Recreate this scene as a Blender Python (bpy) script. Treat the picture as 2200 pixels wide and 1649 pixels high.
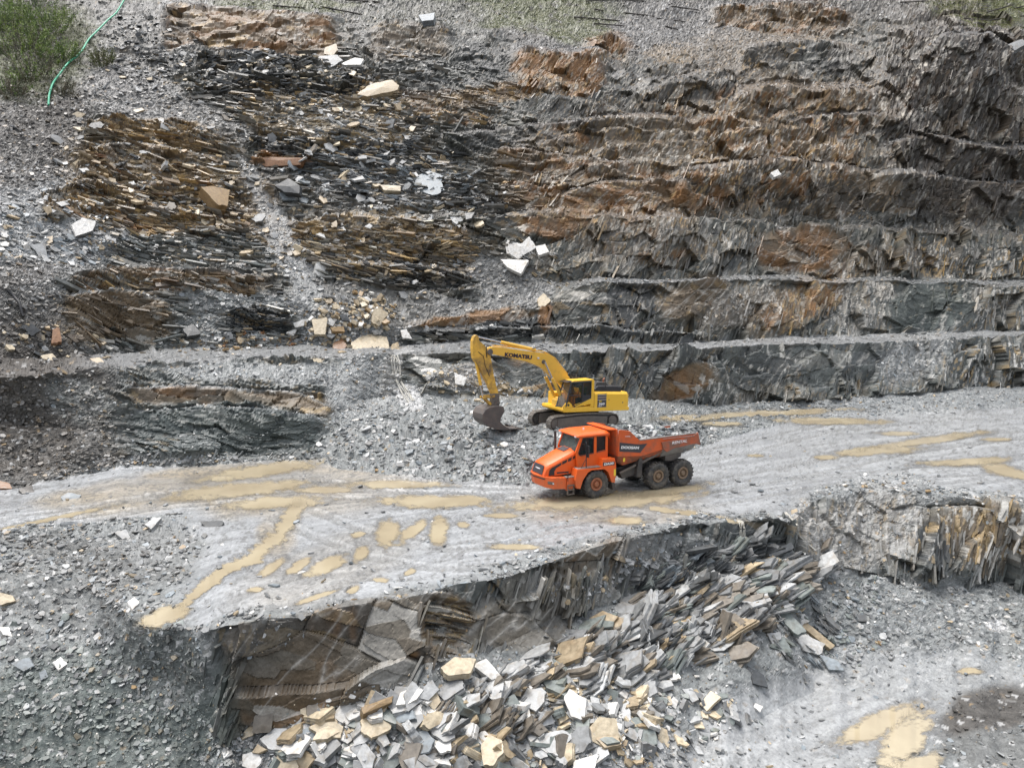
import bpy, bmesh, math, random
import numpy as np
from mathutils import Vector, Matrix, Euler

for _o in list(bpy.data.objects):
    bpy.data.objects.remove(_o)
scene = bpy.context.scene
COL = scene.collection
R = math.radians

# ------------------------------------------------------------------ camera
CAM_H, PITCH, FPX = 12.4, 7.2, 1694.0          # eye height over the haul road, pitch down, focal length for a 2200 px wide frame
cam_d = bpy.data.cameras.new('camera')
cam = bpy.data.objects.new('camera', cam_d)
COL.objects.link(cam)
cam.location = (0, 0, CAM_H)
cam.rotation_euler = (R(90 - PITCH), 0, 0)
cam_d.sensor_width = 36.0
cam_d.lens = 36.0 * FPX / 2200.0
cam_d.clip_start, cam_d.clip_end = 0.1, 2000
scene.camera = cam

# ------------------------------------------------------------------ sky, sun, exposure (overcast, wet day)
SUN_ELEV, SUN_ROT = R(74), R(300)
world = bpy.data.worlds.new('World')
scene.world = world
world.use_nodes = True
wn, wl = world.node_tree.nodes, world.node_tree.links
wn.clear()
wo = wn.new('ShaderNodeOutputWorld'); bg = wn.new('ShaderNodeBackground')
sky = wn.new('ShaderNodeTexSky'); hsv = wn.new('ShaderNodeHueSaturation')
sky.sky_type = 'NISHITA'; sky.sun_disc = False
sky.sun_elevation, sky.sun_rotation = SUN_ELEV, SUN_ROT
sky.air_density, sky.dust_density, sky.ozone_density = 1.0, 4.0, 1.0
hsv.inputs['Saturation'].default_value = 0.35
bg.inputs['Strength'].default_value = 0.13
wl.new(sky.outputs[0], hsv.inputs['Color']); wl.new(hsv.outputs[0], bg.inputs['Color']); wl.new(bg.outputs[0], wo.inputs[0])
sun_d = bpy.data.lights.new('sun', 'SUN'); sun = bpy.data.objects.new('sun', sun_d); COL.objects.link(sun)
sun_d.energy, sun_d.angle, sun_d.color = 1.0, R(40), (1.0, 0.97, 0.93)
# Blender's sky: rotation 0 puts the sun on +Y, growing clockwise seen from above
_sd = Vector((math.sin(SUN_ROT) * math.cos(SUN_ELEV), math.cos(SUN_ROT) * math.cos(SUN_ELEV), math.sin(SUN_ELEV)))
sun.rotation_euler = _sd.to_track_quat('Z', 'Y').to_euler()
sun.location = _sd * 120
scene.view_settings.view_transform = 'Standard'
scene.view_settings.look = 'None'
scene.view_settings.exposure = 1.3
scene.view_settings.gamma = 1.0
scene.view_settings.use_curve_mapping = False
scene.render.engine = 'CYCLES'
scene.cycles.max_bounces = 5
scene.cycles.diffuse_bounces = 3
scene.cycles.glossy_bounces = 2
scene.cycles.transmission_bounces = 4
scene.cycles.caustics_reflective = scene.cycles.caustics_refractive = False

rng = np.random.default_rng(7)
random.seed(7)

# ------------------------------------------------------------------ helpers
def tag(o, label=None, cat=None, group=None, kind=None):
    if label: o['label'] = label
    if cat: o['category'] = cat
    if group: o['group'] = group
    if kind: o['kind'] = kind
    return o

def link(name, mesh, parent=None):
    o = bpy.data.objects.new(name, mesh)
    COL.objects.link(o)
    if parent is not None: o.parent = parent
    return o

def empty(name, loc=(0, 0, 0), rot=(0, 0, 0)):
    o = bpy.data.objects.new(name, None)
    COL.objects.link(o)
    o.empty_display_size = 0.3
    o.location = loc; o.rotation_euler = rot
    return o

# rays of the survey camera, used to place measured features in the world
_cp, _sp = math.cos(R(PITCH)), math.sin(R(PITCH))
def rays(u, v):
    x = (np.asarray(u, float) - 1100) / FPX
    y = -(np.asarray(v, float) - 824.5) / FPX
    d = np.stack(np.broadcast_arrays(x, _cp + y * _sp, -_sp + y * _cp), -1)
    return d / d[..., 1:2]                       # unit step in world Y
def depth_at_z(u, v, z):
    d = rays(u, v)
    return (z - CAM_H) / d[..., 2]

# numpy noise
def _h(ix, iy, s):
    with np.errstate(over='ignore'):
        a = ix.astype(np.uint32) * np.uint32(0x9E3779B1) ^ iy.astype(np.uint32) * np.uint32(0x85EBCA77) ^ np.uint32((s * 0xC2B2AE3D) & 0xFFFFFFFF)
        a ^= a >> np.uint32(15); a *= np.uint32(0x2C1B3C6D); a ^= a >> np.uint32(12); a *= np.uint32(0x297A2D39); a ^= a >> np.uint32(15)
    return a.astype(np.float32) * np.float32(1 / 4294967296.0)
def vnoise(x, y, s=0):
    xi, yi = np.floor(x), np.floor(y)
    fx, fy = (x - xi).astype(np.float32), (y - yi).astype(np.float32)
    xi, yi = xi.astype(np.int64), yi.astype(np.int64)
    fx = fx * fx * (3 - 2 * fx); fy = fy * fy * (3 - 2 * fy)
    a, b, c, d = _h(xi, yi, s), _h(xi + 1, yi, s), _h(xi, yi + 1, s), _h(xi + 1, yi + 1, s)
    return (a * (1 - fx) + b * fx) * (1 - fy) + (c * (1 - fx) + d * fx) * fy
def fbm(x, y, s=0, o=4, g=0.5):
    t = 0; amp = 1.0; tot = 0
    for k in range(o):
        t = t + amp * (vnoise(x * 2 ** k + 17.3 * k, y * 2 ** k - 9.1 * k, s + k) - 0.5)
        tot += amp; amp *= g
    return t / tot * 2                              # about -1..1
def cells(x, y, s=0, jit=0.9):
    """2D cellular noise: four randoms of the nearest cell, offset to its centre and edge distance"""
    xi, yi = np.floor(x).astype(np.int64), np.floor(y).astype(np.int64)
    f1 = np.full(x.shape, 9., np.float32); f2 = f1.copy()
    cx = np.zeros(x.shape, np.int64); cy = cx.copy(); dx = np.zeros(x.shape, np.float32); dy = dx.copy()
    for i in (-1, 0, 1):
        for j in (-1, 0, 1):
            px, py = xi + i, yi + j
            ox = (px + 0.5 + jit * (_h(px, py, s + 71) - 0.5) - x).astype(np.float32)
            oy = (py + 0.5 + jit * (_h(px, py, s + 72) - 0.5) - y).astype(np.float32)
            d = ox * ox + oy * oy
            m = d < f1
            f2 = np.where(m, f1, np.minimum(f2, d)); f1 = np.where(m, d, f1)
            cx = np.where(m, px, cx); cy = np.where(m, py, cy); dx = np.where(m, -ox, dx); dy = np.where(m, -oy, dy)
    r = [_h(cx, cy, s + k) for k in range(4)]
    return r, dx, dy, np.sqrt(f2) - np.sqrt(f1)
def sstep(a, b, x):
    t = np.clip((x - a) / (b - a), 0, 1)
    return t * t * (3 - 2 * t)

# ------------------------------------------------------------------ the quarry: surveyed lines, from the pit floor up to the hillside
I = np.interp
def L(pts):
    a = np.array(pts, float); return a[:, 0], a[:, 1]
# each line: (pixel heights along it, 'z' heights or 'y' distances along it)
LINES = [
 ('pit_low',   L([(-700,1800),(2900,1800)]), 'z', L([(-700,-6.6),(2900,-6.6)])),
 ('pile_low',  L([(-700,1660),(-400,1640),(0,1560),(300,1570),(430,1620),(490,1640),(700,1610),(1000,1600),(1400,1600),(1600,1560),(1750,1480),(1900,1440),(2050,1400),(2200,1420),(2600,1450),(2900,1450)]),
               'z', L([(-700,-4.2),(0,-4.0),(490,-4.8),(700,-4.2),(1000,-4.3),(1400,-5.0),(1600,-5.8),(1750,-6),(2900,-6)])),
 ('face_foot', L([(-700,1430),(-400,1420),(0,1400),(250,1420),(400,1480),(490,1585),(600,1545),(700,1500),(920,1420),(1050,1400),(1200,1320),(1420,1260),(1600,1190),(1690,1175),(1760,1210),(1850,1230),(2000,1260),(2200,1250),(2900,1250)]),
               'y', L([(-700,31),(0,30.5),(250,30),(400,28.4),(490,27.0),(700,28.2),(920,29.2),(1050,31.0),(1200,34),(1420,37.6),(1600,39.6),(1690,40.4),(1760,41.5),(1850,42.5),(2000,42),(2200,43.5),(2900,46)])),
 ('road_edge', L([(-700,1250),(-400,1230),(0,1220),(200,1270),(310,1345),(450,1352),(700,1310),(905,1275),(1140,1225),(1300,1170),(1500,1130),(1640,1115),(1700,1122),(1750,1078),(1850,1058),(2000,1060),(2200,1085),(2900,1105)]),
               'z', L([(-700,-.4),(0,-.4),(200,-.8),(310,-.8),(430,-.15),(500,0),(2900,0)])),
 ('road_mid',  L([(-700,1130),(0,1135),(500,1090),(1100,1090),(1500,1060),(1800,1000),(2200,1000),(2900,1000)]), 'z', L([(-700,0),(2900,0)])),
 ('mound_toe', L([(-700,1090),(-400,1080),(0,1050),(200,1012),(400,1000),(680,985),(720,1003),(900,1030),(1130,1042),(1250,1030),(1400,990),(1500,962),(1600,930),(1700,905),(1900,890),(2200,870),(2900,862)]), 'z', L([(-700,0),(2900,0)])),
 ('mound_top', L([(-700,1010),(-400,1000),(0,985),(300,978),(500,962),(680,935),(800,897),(900,888),(1000,925),(1060,930),(1150,932),(1350,928),(1450,905),(1560,888),(1700,880),(1900,868),(2200,845),(2900,835)]),
               'z', L([(-700,1.2),(0,1.0),(300,.8),(500,.8),(680,1.2),(800,2.1),(900,2.2),(1060,2.1),(1350,2.05),(1450,1.4),(1560,.5),(1700,.25),(1900,.3),(2200,.5),(2900,.6)])),
 ('face1_foot', L([(-700,950),(-400,940),(0,905),(300,930),(500,930),(700,895),(800,850),(870,845),(1100,848),(1380,862),(1500,868),(1800,855),(2000,838),(2200,825),(2900,812)]),
               'z', L([(-700,3),(0,3),(300,2),(500,1.6),(700,2.3),(800,3),(870,3),(1100,2.6),(1380,1.8),(1500,.9),(2900,.8)])),
 ('face1_top', L([(-700,840),(-400,830),(0,815),(100,800),(300,782),(450,772),(600,766),(800,762),(860,757),(1000,758),(1300,755),(1500,748),(1700,740),(1900,732),(2200,722),(2900,712)]), 'z', L([(-700,6.3),(2900,6.2)])),
 ('face2_foot', L([(-700,800),(-400,790),(0,770),(300,752),(600,745),(860,738),(1000,734),(1300,738),(1500,731),(1700,724),(2200,711),(2900,702)]), 'z', L([(-700,7),(0,7),(300,6.6),(2900,6.4)])),
 ('face2_top', L([(-700,650),(-400,640),(0,620),(150,592),(400,590),(600,640),(700,670),(860,705),(960,690),(1100,668),(1180,648),(1210,625),(1300,606),(1700,604),(2000,608),(2200,612),(2900,618)]),
               'y', L([(-700,60),(0,62),(300,74),(600,77),(700,76),(860,78),(1000,80.5),(1210,82.5),(1300,83),(1500,88),(1700,93),(2200,104),(2900,120)])),
 ('face3_foot', L([(-700,610),(-400,600),(0,570),(150,565),(400,560),(600,570),(700,600),(860,620),(1000,610),(1200,601),(1300,597),(1700,595),(2200,602),(2900,606)]),
               'y', L([(-700,63),(0,65),(300,77),(600,80),(860,83),(1000,84.5),(1200,86),(1300,87.5),(1700,98),(2200,109),(2900,126)])),
 ('face3_top', L([(-700,480),(-400,470),(0,440),(300,450),(600,470),(860,475),(1000,462),(1120,455),(1300,463),(1480,470),(1700,488),(1900,495),(2200,506),(2900,512)]),
               'y', L([(-700,70),(0,72),(300,82),(600,86),(860,88),(1000,89),(1120,90),(1300,92),(1500,96.5),(1700,102.5),(2200,113),(2900,130)])),
 ('face4_foot', L([(-700,470),(-400,460),(0,430),(300,435),(600,455),(860,460),(1000,452),(1120,448),(1300,456),(1480,463),(1700,480),(1900,486),(2200,497),(2900,503)]),
               'y', L([(-700,71.5),(0,73.5),(300,84),(600,88),(860,90),(1000,91),(1120,92),(1300,95),(1500,99.5),(1700,105.5),(2200,115),(2900,133)])),
 ('face4_top', L([(-700,330),(0,330),(300,300),(540,330),(800,330),(1000,350),(1200,370),(1500,380),(1800,385),(2050,400),(2900,405)]),
               'y', L([(-700,78),(0,80),(300,91),(600,94),(1000,98),(1200,100),(1500,104.5),(1800,111),(2200,118),(2900,136)])),
 ('slope_a',   L([(-700,250),(600,250),(1000,270),(1500,290),(1800,295),(2050,300),(2900,300)]),
               'y', L([(-700,83),(0,86),(300,95),(600,99),(1000,104),(1500,113),(1800,118),(2050,118),(2200,119),(2900,138)])),
 ('slope_b',   L([(-700,190),(2900,200)]), 'y', L([(-700,88),(0,92),(300,100),(600,104),(1000,111),(1500,121),(1800,126),(2050,120),(2200,121),(2900,140)])),
 ('slope_c',   L([(-700,100),(1800,100),(2050,95),(2900,95)]), 'y', L([(-700,100),(0,104),(600,113),(1000,122),(1500,134),(1800,136),(2050,124),(2200,126),(2900,145)])),
 ('slope_d',   L([(-700,30),(1900,40),(2100,60),(2900,50)]), 'y', L([(-700,109),(0,112),(600,122),(1000,132),(1500,145),(1900,144),(2100,131),(2200,132),(2900,150)])),
 ('slope_top', L([(-700,-220),(2900,-220)]), 'y', L([(-700,150),(0,152),(1000,170),(1500,182),(2100,172),(2900,190)])),
]
NL = len(LINES)
BAND = {n: i for i, (n, *_) in enumerate(LINES)}
def line_v(u, wob=True):
    """pixel height of every line at columns u, with a ragged wobble"""
    out = []
    for i, (n, (lu, lv), k, _) in enumerate(LINES):
        v = I(u, lu, lv)
        if wob and n not in ('pit_low', 'slope_top', 'road_mid'):
            a = 8 if n in ('face1_top', 'face2_foot', 'face3_foot', 'mound_toe') else 9
            v = v + a * fbm(u / 90., u * 0 + i * 3.7, 500 + i, 4)
        out.append(v)
    out = np.array(out)
    for i in range(1, NL):
        out[i] = np.minimum(out[i], out[i - 1] - 3.0)
    return out
def line_depth(u, V):
    D = []; V = line_v(u, False)
    for i, (n, _, k, (du, dv)) in enumerate(LINES):
        q = I(u, du, dv)
        if k == 'y': D.append(q)
        else: D.append(depth_at_z(u, V[i], q) + (0 if 'road' in n or n == 'pit_low' else .5 * fbm(u / 60., u * 0 + i * 5.1, 540 + i, 3)))
    D = np.array(D)
    for i in range(1, NL):
        D[i] = np.maximum(D[i], D[i - 1] + 0.05)
    return D
_UT = np.linspace(-700, 2900, 1801)
_VT = line_v(_UT); _DT = line_depth(_UT, _VT)
def base_depth(u, v):
    """distance (world Y) of the undetailed ground along the ray through u, v"""
    u = np.atleast_1d(np.asarray(u, float)); v = np.atleast_1d(np.asarray(v, float))
    k = np.clip((u + 700) / 2.0, 0, 1799.999); i0 = k.astype(int); f = k - i0
    V = _VT[:, i0] * (1 - f) + _VT[:, i0 + 1] * f
    D = _DT[:, i0] * (1 - f) + _DT[:, i0 + 1] * f
    out = np.zeros_like(u)
    band = np.zeros(u.shape, int)
    for i in range(NL - 1): band = np.where(v <= V[i], i, band)
    ar = np.arange(u.size)
    w = np.clip((v - V[band, ar]) / (V[band + 1, ar] - V[band, ar]), 0, 1)
    return 1 / ((1 - w) / D[band, ar] + w / D[band + 1, ar])
def ground(u, v):
    """world point on the undetailed ground"""
    sh = np.shape(u); uu, vv = np.broadcast_arrays(np.asarray(u, float), np.asarray(v, float)); sh = uu.shape
    D = base_depth(uu.ravel(), vv.ravel())
    p = rays(uu.ravel(), vv.ravel()) * D[:, None]
    p[:, 2] += CAM_H
    return p.reshape(sh + (3,))

# grid columns and rows
STEP = 2.55
ucols = np.concatenate([np.arange(-700, -60, 16), np.arange(-60, 2260, STEP), np.arange(2260, 2901, 16)])
Vl = line_v(ucols); Dl = line_depth(ucols, Vl)
rows_w = []
band_rows = []
for i in range(NL - 1):
    gap = float(np.mean(Vl[i] - Vl[i + 1])); mx = float(np.percentile(Vl[i] - Vl[i + 1], 85))
    st = STEP if i < NL - 2 else 3.6
    n = max(3, int(math.ceil(0.5 * (gap + mx) / st)))
    band_rows.append((len(rows_w), n))
    for k in range(n): rows_w.append((i, k / n))
rows_w.append((NL - 2, 1.0))
bi = np.array([b for b, _ in rows_w]); bw = np.array([w for _, w in rows_w])[:, None]
NR, NC = len(rows_w), len(ucols)
U = np.broadcast_to(ucols[None], (NR, NC)).copy()
V = Vl[bi] * (1 - bw) + Vl[bi + 1] * bw
D = 1 / ((1 - bw) / Dl[bi] + bw / Dl[bi + 1])
P = rays(U, V) * D[..., None]; P[..., 2] += CAM_H
print('terrain grid', NR, NC)

# ------------------------------------------------------------------ what the ground is made of, field by field
Uw = U + 22 * fbm(P[..., 0] / 3, P[..., 2] / 3 + P[..., 1] / 3, 31, 4)
Vw = V + 16 * fbm(P[..., 0] / 3 + 40, P[..., 2] / 3 + P[..., 1] / 3, 37, 4)
F = {k: np.zeros((NR, NC), np.float32) for k in ('rock', 'cleave', 'bed', 'dip', 'block', 'rust', 'tan', 'pale', 'dark', 'warm', 'soil', 'green', 'gpale', 'grass', 'road', 'wetmud', 'gdark', 'steep')}
def T(*pts): return np.array(pts, float)
def bandset(name, table):
    """table: line name (lower line of the band) -> [(u, value), ...]"""
    rows = {BAND[k]: t for k, t in table.items()}
    Fk = F[name]
    for b in range(NL - 1):
        if b not in rows: continue
        m = bi == b
        t = np.array(rows[b], float)
        Fk[m] = I(Uw[m], t[:, 0], t[:, 1])
bandset('rock', {
 'pit_low': [(0,0)], 'pile_low': [(0,0.)],
 'face_foot': [(440,0),(470,1),(1240,1),(1290,.6),(1480,.5),(1540,1),(1680,1),(1730,.4),(1800,.8),(2200,.9)],
 'road_edge': [(0,0)], 'road_mid': [(0,0)], 'mound_toe': [(0,0)], 'mound_top': [(200,0),(300,.6),(660,.6),(720,0)],
 'face1_foot': [(160,0),(260,1),(690,1),(760,.15),(830,.2),(870,1),(2200,1)],
 'face1_top': [(0,0)],
 'face2_foot': [(100,.1),(160,.9),(380,.9),(420,.3),(600,.6),(640,0),(850,0),(880,1),(2200,1)],
 'face2_top': [(140,.1),(200,.6),(600,.6),(660,0),(850,.2),(1200,.0),(1300,.1),(2200,.1)],
 'face3_foot': [(120,0),(200,.8),(560,.9),(600,.3),(660,.5),(690,1),(2200,1)],
 'face3_top': [(120,.2),(200,.8),(2200,.5)],
 'face4_foot': [(100,.1),(170,.9),(520,.9),(560,.1),(640,.7),(1000,.9),(2200,1)],
 'face4_top': [(140,.1),(200,.9),(540,.9),(600,.8),(900,.8),(1100,.9),(2200,1)],
 'slope_a': [(200,.1),(400,.8),(900,.8),(1100,.8),(2200,1)],
 'slope_b': [(300,.1),(430,.8),(800,.7),(900,.4),(1100,.7),(1400,.6),(1800,.9),(2200,1)],
 'slope_c': [(340,.2),(370,1),(740,1),(780,.2),(1080,.15),(1500,.2),(1800,.7),(2060,.9),(2200,.5)],
 'slope_d': [(0,.05)]})
bandset('bed', {k: [(860,1),(1100,0.6),(1160,0)] for k in ('mound_top','face1_foot','face2_foot','face2_top','face3_foot','face3_top','face4_foot','face4_top','slope_a','slope_b')})
F['cleave'] = 1 - F['bed']
F['road'][(bi == BAND['road_edge']) | (bi == BAND['road_mid'])] = 1
F['road'][bi == BAND['road_edge']] *= sstep(330, 450, Uw[bi == BAND['road_edge']])
m = bi == BAND['road_mid']; F['road'][m] = 1
m = bi == BAND['face1_top']; F['road'][m] = 0.45 * sstep(110, 260, Uw[m])
m = bi == BAND['face2_top']; F['road'][m] = 0.25 * sstep(1200, 1300, Uw[m])
m = (bi == BAND['mound_toe']) | (bi == BAND['mound_top']); F['road'][m] = 0.3 * sstep(1650, 1800, Uw[m])
m = (bi == BAND['face1_top']) | (bi == BAND['face2_top']) | (bi == BAND['face3_top']); F['gdark'][m] = .55
def patch(cx, cy, rx, ry, ang=0, **kw):
    a = R(ang); du, dv = Uw - cx, Vw - cy
    x = (du * math.cos(a) + dv * math.sin(a)) / rx; y = (-du * math.sin(a) + dv * math.cos(a)) / ry
    w = sstep(1.25, 0.75, np.sqrt(x * x + y * y)).astype(np.float32)
    for k, v in kw.items(): F[k] = F[k] * (1 - w) + v * w
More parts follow.
